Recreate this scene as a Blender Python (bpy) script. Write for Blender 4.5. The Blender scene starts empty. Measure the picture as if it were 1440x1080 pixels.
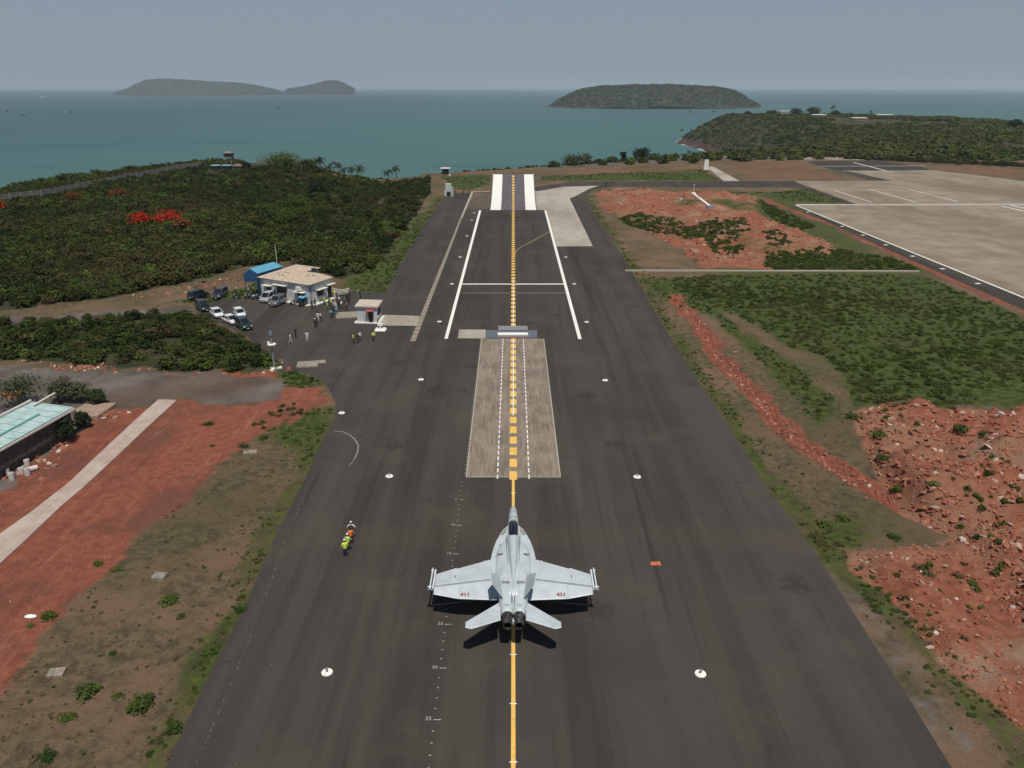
import bpy, math, random
import numpy as np
from mathutils import Vector, Matrix
random.seed(7); RNG = np.random.default_rng(7)
scene = bpy.context.scene
COL = scene.collection
PI = math.pi
# ------------------------------------------------------------------ camera
FPX = 1096.0; CAMH = 40.0; VPX = 721.8
PITCH = math.atan(418/FPX); SP, CP = math.sin(PITCH), math.cos(PITCH)
cam_d = bpy.data.cameras.new('camera'); cam = bpy.data.objects.new('camera', cam_d); COL.objects.link(cam)
cam_d.sensor_width = 36.0; cam_d.lens = FPX/1440*36; cam_d.clip_start = 0.5; cam_d.clip_end = 120000
cam_d.shift_x = -(VPX-720)/1440
cam.location = (0, 0, CAMH); cam.rotation_euler = (PI/2-PITCH, 0, 0)
scene.camera = cam
# ------------------------------------------------------------------ sky and sun
SUN_DIR = Vector((0.10, -0.40, 1.0)).normalized()
SUN_EL = math.asin(SUN_DIR.z); SUN_AZ = math.atan2(SUN_DIR.x, SUN_DIR.y)
world = bpy.data.worlds.new('World'); scene.world = world; world.use_nodes = True
wn = world.node_tree; wn.nodes.clear()
sky = wn.nodes.new('ShaderNodeTexSky'); sky.sky_type = 'NISHITA'; sky.sun_disc = False
sky.sun_elevation = SUN_EL; sky.sun_rotation = SUN_AZ; sky.altitude = 50
sky.air_density = 1.0; sky.dust_density = 0.6; sky.ozone_density = 2.0
bg = wn.nodes.new('ShaderNodeBackground'); bg.inputs[1].default_value = 0.055
wo = wn.nodes.new('ShaderNodeOutputWorld')
tcw = wn.nodes.new('ShaderNodeTexCoord'); spw = wn.nodes.new('ShaderNodeSeparateXYZ'); mrw = wn.nodes.new('ShaderNodeMapRange'); mxw = wn.nodes.new('ShaderNodeMix'); mxw.data_type = 'RGBA'
wn.links.new(tcw.outputs['Generated'], spw.inputs[0]); wn.links.new(spw.outputs[2], mrw.inputs[0]); mrw.interpolation_type = 'SMOOTHSTEP'
mrw.inputs[1].default_value = .40; mrw.inputs[2].default_value = .08; mrw.inputs[3].default_value = 0; mrw.inputs[4].default_value = .9
hzc = .335/.055   # even grey blue haze band over the sea, paler than the zenith
mxw.inputs[7].default_value = (.75*hzc, .94*hzc, 1.13*hzc, 1); wn.links.new(mrw.outputs[0], mxw.inputs[0]); wn.links.new(sky.outputs[0], mxw.inputs[6]); wn.links.new(mxw.outputs[2], bg.inputs[0])
wn.links.new(bg.outputs[0], wo.inputs[0])
sun_d = bpy.data.lights.new('sun', 'SUN'); sun_d.energy = 3.9; sun_d.angle = math.radians(0.5); sun_d.color = (1.0, 0.955, 0.88)
sun = bpy.data.objects.new('sun', sun_d); COL.objects.link(sun)
sun.rotation_euler = SUN_DIR.to_track_quat('Z', 'Y').to_euler()
scene.view_settings.view_transform = 'Standard'; scene.view_settings.look = 'None'
scene.view_settings.exposure = 0.0; scene.view_settings.gamma = 1.0
scene.cycles.volume_bounces = 1; scene.cycles.max_bounces = 5
scene.cycles.transparent_max_bounces = 8
# ------------------------------------------------------------------ helpers
def G(px, py, h=0.0):
    t = (py-540)/FPX; z = (CAMH-h)/(SP+CP*t)
    return Vector(((px-VPX)/FPX*z, z*(CP-SP*t), h))
def P(points, h=0.0):
    return [G(a, b, h) for a, b in points]
def at_depth(px, py, d):
    """point on the ray of a photo pixel at camera depth d"""
    t = (py-540)/FPX
    return Vector(((px-VPX)/FPX*d, d*(CP-SP*t), CAMH-d*(SP+CP*t)))
def vnoise(x, y, seed=0):
    xi = np.floor(x).astype(np.int64); yi = np.floor(y).astype(np.int64)
    fx = x-xi; fy = y-yi; fx = fx*fx*(3-2*fx); fy = fy*fy*(3-2*fy)
    def h(a, b):
        n = (a*374761393 + b*668265263 + seed*1274126177) & 0x7fffffff
        n = ((n ^ (n >> 13))*1274126177) & 0x7fffffff
        return ((n ^ (n >> 16)) & 0xffff)/65535.0
    return (h(xi,yi)*(1-fx)+h(xi+1,yi)*fx)*(1-fy)+(h(xi,yi+1)*(1-fx)+h(xi+1,yi+1)*fx)*fy
def fbm(x, y, sc, oct=4, seed=0):
    x = np.asarray(x, float); y = np.asarray(y, float)
    v = 0; a = 0.5; f = 1/sc; tot = 0
    for k in range(oct):
        v = v + a*vnoise(x*f, y*f, seed+k); tot += a; a *= .5; f *= 2.03
    return v/tot
def sdist(x, y, poly):
    """signed distance to polygon, positive inside"""
    x = np.asarray(x, float); y = np.asarray(y, float)
    pts = [(p[0], p[1]) for p in poly]
    d2 = np.full(x.shape, 1e18); ins = np.zeros(x.shape, bool)
    n = len(pts)
    for i in range(n):
        ax, ay = pts[i]; bx, by = pts[(i+1) % n]
        ex, ey = bx-ax, by-ay; L = ex*ex+ey*ey+1e-12
        t = np.clip(((x-ax)*ex+(y-ay)*ey)/L, 0, 1)
        dx = x-ax-t*ex; dy = y-ay-t*ey
        d2 = np.minimum(d2, dx*dx+dy*dy)
        if ay != by:
            c = ((ay > y) != (by > y)) & (x < (bx-ax)*(y-ay)/(by-ay)+ax)
            ins ^= c
    d = np.sqrt(d2)
    return np.where(ins, d, -d)
def ldist(x, y, line):
    d2 = np.full(np.shape(x), 1e18)
    for a, b in zip(line[:-1], line[1:]):
        ex, ey = b[0]-a[0], b[1]-a[1]; L = ex*ex+ey*ey+1e-12
        t = np.clip(((x-a[0])*ex+(y-a[1])*ey)/L, 0, 1)
        d2 = np.minimum(d2, (x-a[0]-t*ex)**2+(y-a[1]-t*ey)**2)
    return np.sqrt(d2)
def sstep(a, b, v):
    t = np.clip((v-a)/(b-a), 0, 1); return t*t*(3-2*t)
def tag(o, label=None, cat=None, group=None, kind=None):
    if label: o['label'] = label
    if cat: o['category'] = cat
    if group: o['group'] = group
    if kind: o['kind'] = kind
    return o
def empty(name, label, cat, loc=(0,0,0), rz=0.0, group=None, parent=None):
    o = bpy.data.objects.new(name, None); COL.objects.link(o)
    o.location = loc; o.rotation_euler = (0, 0, rz); o.empty_display_size = 0.3
    return tag(o, label, cat, group)
class MB:
    def __init__(s): s.v = []; s.f = []; s.m = []; s.sm = []
    def add(s, vs, fs, m=0, smooth=False):
        b = len(s.v); s.v += [tuple(v) for v in vs]
        for f in fs: s.f.append(tuple(i+b for i in f)); s.m.append(m); s.sm.append(smooth)
        return s
    def box(s, c, d, m=0, rz=0.0, taper=1.0):
        cx, cy, cz = c; dx, dy, dz = d[0]/2, d[1]/2, d[2]/2; vs = []
        ca, sa = math.cos(rz), math.sin(rz)
        for z, k in ((-dz, 1), (dz, taper)):
            for x, y in ((-dx,-dy),(dx,-dy),(dx,dy),(-dx,dy)):
                x *= k; y *= k
                vs.append((cx+x*ca-y*sa, cy+x*sa+y*ca, cz+z))
        return s.add(vs, [(3,2,1,0),(4,5,6,7),(0,1,5,4),(1,2,6,5),(2,3,7,6),(3,0,4,7)], m)
    def prism(s, poly, z0, z1, m=0):
        n = len(poly)
        A = sum(poly[i][0]*poly[(i+1)%n][1]-poly[(i+1)%n][0]*poly[i][1] for i in range(n))
        if A < 0: poly = poly[::-1]
        vs = [(p[0], p[1], z0) for p in poly]+[(p[0], p[1], z1) for p in poly]
        fs = [tuple(range(n-1, -1, -1)), tuple(range(n, 2*n))]+[(i, (i+1)%n, n+(i+1)%n, n+i) for i in range(n)]
        return s.add(vs, fs, m)
    def sheet(s, poly, z, m=0):
        n = len(poly)
        A = sum(poly[i][0]*poly[(i+1)%n][1]-poly[(i+1)%n][0]*poly[i][1] for i in range(n))
        if A < 0: poly = poly[::-1]
        return s.add([(p[0], p[1], z) for p in poly], [tuple(range(n))], m)
    def tube(s, pts, rs, n=8, m=0, smooth=True, cap=True, sy=1.0):
        if not hasattr(rs, '__len__'): rs = [rs]*len(pts)
        pts = [Vector(p) for p in pts]; vs = []; up0 = None
        for i, p in enumerate(pts):
            t = (pts[min(i+1, len(pts)-1)]-pts[max(i-1, 0)]).normalized()
            up = Vector((0,0,1)) if abs(t.z) < .95 else Vector((0,1,0))
            a = t.cross(up).normalized(); b = a.cross(t).normalized()
            for k in range(n):
                th = 2*PI*k/n; vs.append(p+a*math.cos(th)*rs[i]+b*math.sin(th)*rs[i]*sy)
        fs = []
        for i in range(len(pts)-1):
            for k in range(n):
                fs.append((i*n+k, i*n+(k+1)%n, (i+1)*n+(k+1)%n, (i+1)*n+k))
        s.add(vs, fs, m, smooth)
        if cap: s.add(vs[:n], [tuple(range(n-1,-1,-1))], m); s.add(vs[-n:], [tuple(range(n))], m)
        return s
    def rings(s, rings, m=0, smooth=True, cap=True):
        """loft through closed rings with equal point counts"""
        n = len(rings[0]); vs = [v for r in rings for v in r]; fs = []
        for i in range(len(rings)-1):
            for k in range(n): fs.append((i*n+k, i*n+(k+1)%n, (i+1)*n+(k+1)%n, (i+1)*n+k))
        if cap: fs.append(tuple(range(n-1,-1,-1))); fs.append(tuple((len(rings)-1)*n+k for k in range(n)))
        return s.add(vs, fs, m, smooth)
    def ball(s, c, r, m=0, n=10, k=6, zmin=-1.0):
        if not hasattr(r, '__len__'): r = (r, r, r)
        rg = []
        for i in range(k+1):
            ph = -PI/2+PI*i/k; z = math.sin(ph)
            if z < zmin: z = zmin
            q = math.cos(math.asin(max(-1,min(1,z))))+1e-4
            rg.append([(c[0]+r[0]*q*math.cos(2*PI*j/n), c[1]+r[1]*q*math.sin(2*PI*j/n), c[2]+r[2]*z) for j in range(n)])
        return s.rings(rg, m)
    def xf(s, M):
        s.v = [tuple(M @ Vector(v)) for v in s.v]; return s
    def build(s, name, mats, parent=None, bevel=0):
        me = bpy.data.meshes.new(name); me.from_pydata(s.v, [], s.f)
        if not isinstance(mats, (list, tuple)): mats = [mats]
        for k in mats: me.materials.append(k)
        me.polygons.foreach_set('material_index', s.m); me.polygons.foreach_set('use_smooth', s.sm)
        me.update()
        o = bpy.data.objects.new(name, me); COL.objects.link(o)
        if parent is not None: o.parent = parent
        if bevel:
            b = o.modifiers.new('bevel', 'BEVEL'); b.width = bevel; b.segments = 2; b.limit_method = 'ANGLE'
        return o
def copy_tree(o, parent=None):
    c = o.copy(); COL.objects.link(c); c.parent = parent
    for ch in list(o.children): copy_tree(ch, c)
    return c
def set_kids(root, mapping):
    """give children (by base name) a material through object level slots"""
    for ch in root.children_recursive:
        k = ch.name.split('.')[0]
        if k in mapping and ch.type == 'MESH':
            ms = mapping[k]
            if not isinstance(ms, (list, tuple)): ms = [ms]
            for i, mt in enumerate(ms):
                if mt is not None: ch.material_slots[i].link = 'OBJECT'; ch.material_slots[i].material = mt
# ------------------------------------------------------------------ node material helpers
class NT:
    def __init__(s, name):
        s.mat = bpy.data.materials.new(name); s.mat.use_nodes = True; s.t = s.mat.node_tree; s.t.nodes.clear()
        s.out = s.t.nodes.new('ShaderNodeOutputMaterial'); s.b = s.t.nodes.new('ShaderNodeBsdfPrincipled')
        s.t.links.new(s.b.outputs[0], s.out.inputs[0]); s._c = None
    def n(s, t): return s.t.nodes.new(t)
    def l(s, a, b): s.t.links.new(a, b)
    def put(s, sock, v):
        if hasattr(v, 'is_linked') or hasattr(v, 'links'): s.l(v, sock)
        else:
            if isinstance(v, (tuple, list)) and len(v) == 3 and len(sock.default_value) == 4: v = (*v, 1)
            sock.default_value = v
    def co(s, kind='Object'):
        if s._c is None: s._c = s.n('ShaderNodeTexCoord')
        return s._c.outputs[kind]
    def mapv(s, scale=(1,1,1), src=None, rot=(0,0,0)):
        m = s.n('ShaderNodeMapping'); s.l(src or s.co(), m.inputs[0]); m.inputs['Scale'].default_value = scale; m.inputs['Rotation'].default_value = rot
        return m.outputs[0]
    def noise(s, scale, detail=4, rough=.55, vec=None, dist=0):
        x = s.n('ShaderNodeTexNoise'); s.l(vec or s.co(), x.inputs['Vector']); x.inputs['Scale'].default_value = scale
        x.inputs['Detail'].default_value = detail; x.inputs['Roughness'].default_value = rough; x.inputs['Distortion'].default_value = dist
        return x.outputs[0]
    def voro(s, scale, vec=None, feat='F1', out=0):
        x = s.n('ShaderNodeTexVoronoi'); x.feature = feat; s.l(vec or s.co(), x.inputs['Vector']); x.inputs['Scale'].default_value = scale
        return x.outputs[out]
    def ramp(s, v, a, b, lo=0.0, hi=1.0):
        m = s.n('ShaderNodeMapRange'); m.interpolation_type = 'SMOOTHSTEP'; s.put(m.inputs[0], v)
        m.inputs[1].default_value = a; m.inputs[2].default_value = b; m.inputs[3].default_value = lo; m.inputs[4].default_value = hi
        return m.outputs[0]
    def math(s, op, a, b=0.0):
        m = s.n('ShaderNodeMath'); m.operation = op; s.put(m.inputs[0], a); s.put(m.inputs[1], b); return m.outputs[0]
    def mix(s, f, a, b, mode='MIX'):
        m = s.n('ShaderNodeMix'); m.data_type = 'RGBA'; m.blend_type = mode
        s.put(m.inputs[0], f); s.put(m.inputs[6], a); s.put(m.inputs[7], b); return m.outputs[2]
    def attr(s, name, out='Fac'):
        a = s.n('ShaderNodeAttribute'); a.attribute_name = name; return a.outputs[out]
    def bump(s, h, strength=.5, dist=.05):
        b = s.n('ShaderNodeBump'); b.inputs['Strength'].default_value = strength; b.inputs['Distance'].default_value = dist
        s.l(h, b.inputs['Height']); s.l(b.outputs[0], s.b.inputs['Normal'])
    def fin(s, color, rough=.8, metal=0.0, spec=None):
        s.put(s.b.inputs['Base Color'], color); s.put(s.b.inputs['Roughness'], rough); s.b.inputs['Metallic'].default_value = metal
        if spec is not None: s.b.inputs['Specular IOR Level'].default_value = spec
        return s.mat
def plain(name, c, rough=.6, metal=0, var=.12, sc=3.0, spec=None):
    t = NT(name); nz = t.noise(sc, 4)
    d = tuple(x*(1-var) for x in c); e = tuple(min(1, x*(1+var)) for x in c)
    return t.fin(t.mix(t.ramp(nz, .3, .7), d, e), rough, metal, spec)
# ------------------------------------------------------------------ land shape
SEA = -55.0
land_top = P([(-700,330),(-200,300),(-60,282),(20,268),(80,258),(150,249),(230,239),(290,232),(345,230),(400,230),(440,236),(475,248),(530,254),(575,251),(610,247),(640,243),(700,239),(760,234),(820,230),(870,227),(940,223),(985,219.5),(1012,217.5)])
land_top = [(p[0], p[1]) for p in land_top]+[(215,560),(280,700),(350,850),(382,1000),(384,1180),(388,1330),(372,1470),(405,1560),(560,1570),(660,1500),(720,1400),(700,1180),(620,960),(600,850),(760,760),(1300,800),(1800,700),(1800,-300),(-1500,-300),(-1500,300)]
def to2(l): return [(p[0], p[1]) for p in l]
road_line = None
rubA = to2(P([(1205,577),(1250,567),(1290,572),(1340,582),(1440,572),(1700,560),(1900,800),(1700,1250),(1440,900),(1350,765),(1270,722),(1230,665),(1212,620)]))
rubB = to2(P([(1212,772),(1300,765),(1350,752),(1440,800),(1700,1100),(1500,1120),(1440,1035),(1340,950),(1262,860),(1205,806)]))
rubC = to2(P([(835,272),(872,264),(1060,276),(1066,300),(1100,318),(1180,345),(1176,360),(1092,362),(1076,378),(988,376),(958,352),(925,332),(868,306),(838,290)]))
rubD = to2(P([(175,417),(245,402),(300,391),(345,382),(345,402),(290,409),(240,415),(180,421)]))
trench = to2(P([(948,418),(985,458),(1010,500),(1050,540),(1090,592),(1130,625),(1180,660),(1230,690),(1275,712),(1330,742)]))
redroad = to2(P([(1060,276),(1100,290),(1180,320),(1270,362),(1360,402),(1440,434),(1700,550)]))
greens = [to2(P(q)) for q in [
 [(870,308),(900,306),(960,316),(985,330),(1000,340),(960,338),(920,328),(885,318)],
 [(958,322),(1000,312),(1048,308),(1055,325),(1035,342),(1000,350),(990,340)],
 [(1000,352),(1040,345),(1048,352),(1035,362),(1005,360)],
 [(1066,280),(1090,292),(1150,320),(1130,324),(1100,316),(1075,300)],
 [(1078,360),(1180,352),(1260,365),(1300,380),(1075,379)],
 [(1068,332),(1100,335),(1120,345),(1085,352)]]]
cover = to2(P([(930,392),(1000,387),(1290,386),(1340,404),(1440,446),(1800,600),(1800,640),(1440,582),(1400,566),(1340,578),(1290,564),(1205,572),(1190,540),(1160,500),(1110,488),(1050,452),(1000,432),(955,405)]))
scrub1 = to2(P([(-700,330),(-200,300),(-60,282),(20,268),(80,258),(150,249),(230,239),(290,232),(345,230),(400,230),(440,236),(475,252),(530,257),(575,255),(606,250),(604,272),(585,300),(560,335),(525,378),(490,392),(440,380),(400,368),(340,376),(290,392),(235,402),(160,418),(0,436),(-200,446),(-700,500)]))
scrub2 = to2(P([(-500,470),(0,455),(160,446),(262,440),(300,458),(345,478),(378,498),(384,516),(340,523),(270,522),(180,515),(130,514),(60,508),(0,508),(-300,520)]))
hill_c = G(385, 246)
def T(x, y):
    x = np.asarray(x, float); y = np.asarray(y, float)
    d = -sdist(x, y, land_top)
    out = np.maximum(d, 0)
    base = -np.maximum(y-600, 0)*0.011
    h = base - out*(.55+.12*(fbm(x, y, 60, 3, 5)-.5)) 
    far = sstep(600, 900, y)
    h = h + far*(fbm(x, y, 90, 4, 9)-.5)*9*sstep(0, 60, -d+40)
    h = h + 1.6*np.exp(-(((x-hill_c[0])/75)**2+((y-hill_c[1])/45)**2))
    m = np.zeros_like(x); rough = (fbm(x, y, 2.2, 3, 40)-.5)*1.3
    near = y < 460
    for pl, amp, sc, sd in ((rubA, 3.6, 8, 21), (rubB, 2.2, 8, 22), (rubC, 2.2, 6, 23), (rubD, 1.2, 4, 24)):
        w = sstep(0, 3.0, sdist(x, y, pl))
        m = m + w*amp*(np.clip(fbm(x, y, sc, 3, sd)-.32, 0, 1)*1.6+(rough*.32 if amp > 2.1 else 0))
    h = h + m*near
    h = h - .5*np.exp(-(ldist(x, y, trench)/1.1)**2)*near
    sc1 = sstep(0, 8, sdist(x, y, scrub1))
    h = h + sc1*(fbm(x, y, 30, 3, 31)-.45)*1.8*sstep(0, 30, -d)
    return np.maximum(h, SEA-6)
def T1(x, y): return float(T(np.array([x]), np.array([y]))[0])
def hit(px, py, dmax=3000):
    t = (py-540)/FPX
    d = np.concatenate([np.arange(30, 600, 1.0), np.arange(600, dmax, 5.0)])
    X = (px-VPX)/FPX*d; Y = d*(CP-SP*t); Z = CAMH-d*(SP+CP*t)
    g = T(X, Y); k = np.argmax(Z <= g)
    return Vector((X[k], Y[k], float(g[k])))
# rows and columns of one ground sheet, finer near the camera
rows = [12.0]
while rows[-1] < 2000: rows.append(rows[-1]+0.14+0.0044*rows[-1])
rows = np.array([-60, -30, -10, 0]+rows); NC = 760
cs = np.linspace(-1, 1, NC)
Yg = np.repeat(rows[:, None], NC, 1); Wd = 48+0.82*np.maximum(rows, 0)
Xg = Wd[:, None]*cs[None, :]
xs, ys = Xg.ravel(), Yg.ravel()
zs = T(xs, ys)
wx = xs+(fbm(xs, ys, 5, 3, 1)-.5)*(2.2+ys*.012); wy = ys+(fbm(xs, ys, 5, 3, 2)-.5)*(2.2+ys*.02)
def zone(pl, soft): return np.clip(.5+sdist(wx, wy, pl)/(2*soft), 0, 1)
red_polys = [to2(P(q)) for q in [
 [(-600,600),(0,640),(60,600),(110,580),(165,571),(250,563),(330,570),(392,562),(402,585),(340,632),(262,700),(178,768),(110,845),(50,905),(0,962),(-500,1400)],
 [(393,540),(445,545),(465,565),(440,575),(400,600),(380,590)],
 [(300,520),(395,522),(400,535),(340,533)],
 [(1020,226),(1125,224),(1150,235),(1190,250),(1130,254),(1050,252),(1030,242)],
 [(1310,240),(1440,250),(1600,262),(1600,250),(1440,238),(1340,232)],
 [(610,243),(700,243),(700,247),(612,248)],[(740,240),(900,236),(1000,236),(1000,241),(760,246)],
 [(940,440),(1000,455),(1050,500),(1010,500),(960,470)],[(870,380),(905,375),(940,392),(905,395)],
 [(895,330),(915,340),(925,378),(900,378)]]]
w_red = np.zeros_like(xs)
for i_, q in enumerate(red_polys): w_red = np.maximum(w_red, zone(q, 2.0)*(1 if i_ < 3 else .44))
w_red = np.maximum(w_red, np.clip(1.15-ldist(wx, wy, redroad)/2.4, 0, 1))
w_red = np.maximum(w_red, np.clip(1.1-ldist(wx, wy, trench)/2.6, 0, 1))
w_rub = np.zeros_like(xs)
for q in (rubA, rubB): w_rub = np.maximum(w_rub, zone(q, 1.2))
w_rub = np.maximum(w_rub, zone(rubC, 1.2)*np.clip(.15+1.15*fbm(xs, ys, 16, 3, 98), 0, 1))
w_gr = np.zeros_like(xs)
green_strips = [[(1470,1085),(1390,1010),(1300,905),(1235,850),(1180,785),(1085,690),(1050,635),(985,540),(940,470),(905,410),(878,365),(848,318),(830,293),(820,275)],
 [(236,1085),(292,955),(342,860),(387,755),(427,680),(458,612),(472,575)],[(545,408),(578,352),(612,295),(626,276)],[(395,527),(430,525),(455,540)],[(840,268),(1000,272),(1130,270)]]
for q in green_strips:
    ln = to2(P(q)); w_gr = np.maximum(w_gr, np.clip(1.15-ldist(wx, wy, ln)/(1.9+ys*.008), 0, .62)*(.42+.95*fbm(xs, ys, 5, 3, 45)))
gp = [[(620,250),(690,246),(690,258),(660,268),(640,266)],[(760,248),(990,238),(1015,254),(760,254)],[(1140,264),(1200,287),(1100,283),(1080,272)],[(488,398),(540,360),(590,300),(612,296),(545,412),(492,410)],
 [(345,404),(360,398),(370,416),(280,428),(240,426),(300,412)],[(380,524),(430,522),(455,538),(440,548),(400,545)],[(900,388),(950,392),(1010,440),(1100,500),(1180,560),(1150,600),(1080,520),(1000,445),(930,420)],[(1120,750),(1210,730),(1215,770),(1150,770)],[(350,600),(400,560),(470,580),(440,640)]]
for q in gp: w_gr = np.maximum(w_gr, zone(to2(P(q)), 2.5))
for q in greens+[cover]: w_gr = np.maximum(w_gr, zone(q, 1.5))
w_gr = np.maximum(w_gr, .62*sstep(0, 20, sdist(wx, wy, to2(P([(860,264),(1140,264),(1440,420),(1440,700),(1200,680),(950,420)])))))
w_dk = np.maximum(zone(scrub1, 2), zone(scrub2, 2)); w_dk = np.maximum(w_dk, sstep(520, 600, ys)*1.0)
w_dk = np.where((-sdist(xs, ys, land_top) > 0), 1, w_dk)
w_rock = sstep(-44, -49, zs)
w_gy = .47*zone(to2(P([(1085,695),(1150,760),(1225,850),(1300,930),(1400,1085),(1250,1085),(1100,800)])), 1.2)
for q, sf in (([(-600,500),(0,512),(130,519),(270,524),(360,527),(410,536),(396,560),(330,568),(250,562),(165,569),(120,552),(60,560),(0,585),(-600,640)], 1.5),
          ([(-600,470),(0,446),(150,438),(270,431),(282,434),(270,440),(150,447),(0,455),(-600,500)], .8),
          ([(-300,600),(0,575),(100,560),(168,568),(120,600),(60,640),(0,690),(-300,800)], 1.5),
          ([(1140,222),(1000,219),(900,224),(760,236),(760,239),(1000,224),(1140,226)], 1.5)):
    w_gy = np.maximum(w_gy, zone(to2(P(q)), sf))
me = bpy.data.meshes.new('ground')
NR = len(rows); co = np.stack([xs, ys, zs], 1)
i0 = (np.arange(NR-1)[:, None]*NC+np.arange(NC-1)[None, :]).ravel()
quads = np.stack([i0, i0+1, i0+NC+1, i0+NC], 1)
def fast_mesh(name, co, quads, smooth=True):
    me = bpy.data.meshes.new(name); me.vertices.add(len(co)); me.vertices.foreach_set('co', np.ascontiguousarray(co, dtype=np.float32).ravel())
    k = quads.shape[1]
    me.loops.add(quads.size); me.loops.foreach_set('vertex_index', np.ascontiguousarray(quads, dtype=np.int32).ravel())
    me.polygons.add(len(quads)); me.polygons.foreach_set('loop_start', np.arange(0, quads.size, k, dtype=np.int32))
    me.polygons.foreach_set('use_smooth', np.full(len(quads), smooth)); me.update(calc_edges=True); return me
me = fast_mesh('ground', co, quads)
for nm, w in (('w_red', w_red), ('w_rub', w_rub), ('w_gr', w_gr), ('w_dk', w_dk), ('w_gy', w_gy), ('w_rock', w_rock)):
    a = me.attributes.new(nm, 'FLOAT', 'POINT'); a.data.foreach_set('value', w.astype(np.float32))
t = NT('ground_soil')
n1 = t.noise(.9, 6, .65); n2 = t.noise(.12, 4, .6); n3 = t.noise(6.0, 5, .7); n4 = t.noise(.035, 3)
def zm(nm, n, sp=.22, amp=.8):
    v = t.math('ADD', t.attr(nm), t.math('ADD', t.math('MULTIPLY', t.math('SUBTRACT', n, .5), amp), t.math('MULTIPLY', t.math('SUBTRACT', n3, .5), .65))); return t.ramp(v, .5-sp/2, .5+sp/2)
dry = t.mix(t.ramp(n1, .35, .65), (.075,.058,.032), (.165,.118,.070))
dry = t.mix(t.ramp(n2, .42, .62), dry, (.18,.112,.068)); dry = t.mix(t.math('MULTIPLY', t.ramp(n3, .5, .7), .6), dry, (.040,.038,.018))
n5 = t.noise(2.6, 5, .75); dry = t.mix(t.ramp(n5, .56, .68, 0, .75), dry, (.050,.060,.022)); dry = t.mix(t.ramp(n5, .42, .32, 0, .55), dry, (.20,.15,.095)); dry = t.mix(t.math('MULTIPLY', t.ramp(n4, .45, .65), .45), dry, (.05,.058,.02))
gr = t.mix(t.ramp(n1, .35, .68), (.028,.042,.010), (.082,.104,.024)); gr = t.mix(t.ramp(n3, .45, .75, 0, .6), gr, (.08,.075,.03))
rd = t.mix(t.ramp(n1, .3, .7), (.195,.058,.034), (.29,.098,.060)); rd = t.mix(t.ramp(n2, .45, .65, 0, .7), rd, (.13,.058,.040))
rt_ = t.noise(.8, 5, .6, t.mapv((1,.07,1), rot=(0,0,-.55)), .3); rd = t.mix(t.ramp(rt_, .54, .66, 0, .5), rd, (.13,.045,.03)); rd = t.mix(t.ramp(rt_, .42, .32, 0, .4), rd, (.34,.16,.11)); rd = t.mix(t.ramp(t.voro(2.2), .16, .08, 0, .75), rd, (.36,.24,.17)); rd = t.mix(t.ramp(n3, .55, .75, 0, .5), rd, (.09,.033,.022))
rb = t.mix(t.ramp(n1, .35, .65), (.215,.066,.036), (.29,.12,.068)); rb = t.mix(t.ramp(n2, .5, .7, 0, .8), rb, (.30,.21,.145)); rb = t.mix(t.ramp(n4, .47, .6, 0, .65), rb, (.26,.15,.09)); rb = t.mix(t.ramp(n3, .55, .7, 0, .7), rb, (.085,.036,.026))
gy = t.mix(t.ramp(n2, .35, .65), (.085,.072,.06), (.17,.145,.125)); gy = t.mix(t.ramp(n1, .55, .75, 0, .6), gy, (.22,.19,.165)); gy = t.mix(t.ramp(n4, .5, .6, 0, .5), gy, (.10,.062,.04))
dk = t.mix(t.ramp(n2, .4, .6), (.028,.034,.012), (.055,.056,.024)); dk = t.mix(t.ramp(n4, .5, .62, 0, .8), dk, (.075,.058,.033))
rk = t.mix(t.ramp(n2, .4, .6), (.05,.025,.018), (.10,.055,.04))
c = t.mix(zm('w_dk', n1), dry, dk); c = t.mix(zm('w_gr', n1, .4, 1.0), c, gr); c = t.mix(zm('w_red', n1), c, rd); c = t.mix(zm('w_gy', n1), c, gy)
c = t.mix(zm('w_rub', n1, .3, .5), c, rb); gp_ = t.math('MULTIPLY', zm('w_gr', n2, .2, .3), zm('w_rub', n1)); 
c = t.mix(t.attr('w_rock'), c, rk)
bh = t.math('ADD', t.math('MULTIPLY', n1, .6), t.math('MULTIPLY', n3, .5)); t.bump(bh, .9, .35)
me.materials.append(t.fin(c, .95, spec=.2))
ground = bpy.data.objects.new('ground', me); COL.objects.link(ground); tag(ground, kind='structure')
# ------------------------------------------------------------------ sea
t = NT('sea_water')
s1 = t.noise(.0011, 5, .6, t.mapv((.35,1.6,1))); s2 = t.noise(.006, 4, .6, t.mapv((.3,1.5,1))); s3 = t.noise(.25, 6, .65, t.mapv((.6,1.3,1)))
geo = t.n('ShaderNodeSeparateXYZ'); t.l(t.co(), geo.inputs[0])
nearf = t.ramp(geo.outputs[1], 600, 6000)
c = t.mix(nearf, (.052,.134,.122), (.030,.084,.090)); c = t.mix(t.ramp(t.math('ADD', geo.outputs[1], t.math('MULTIPLY', s2, 500)), 1500, 500, 0, .5), c, (.075,.16,.14)); c = t.mix(t.ramp(s1, .38, .62, 0, .8), c, (.058,.128,.116))
c = t.mix(t.ramp(s2, .5, .7, 0, .3), c, (.015,.058,.072)); c = t.mix(t.ramp(s3, .60, .78, 0, .25), c, (.05,.13,.13))
c = t.mix(t.ramp(geo.outputs[0], -100, -1500, 0, .5), c, (.014,.052,.072))
t.bump(t.math('ADD', s3, t.math('MULTIPLY', s2, 1.5)), .5, 1.5)
sea_m = t.fin(c, .45, spec=.35)
mb = MB(); R = 42000; mb.add([(-R,-2000,SEA),(R,-2000,SEA),(R,R,SEA),(-R,R,SEA)], [(0,1,2,3)])
tag(mb.build('sea', sea_m), kind='structure')
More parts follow.
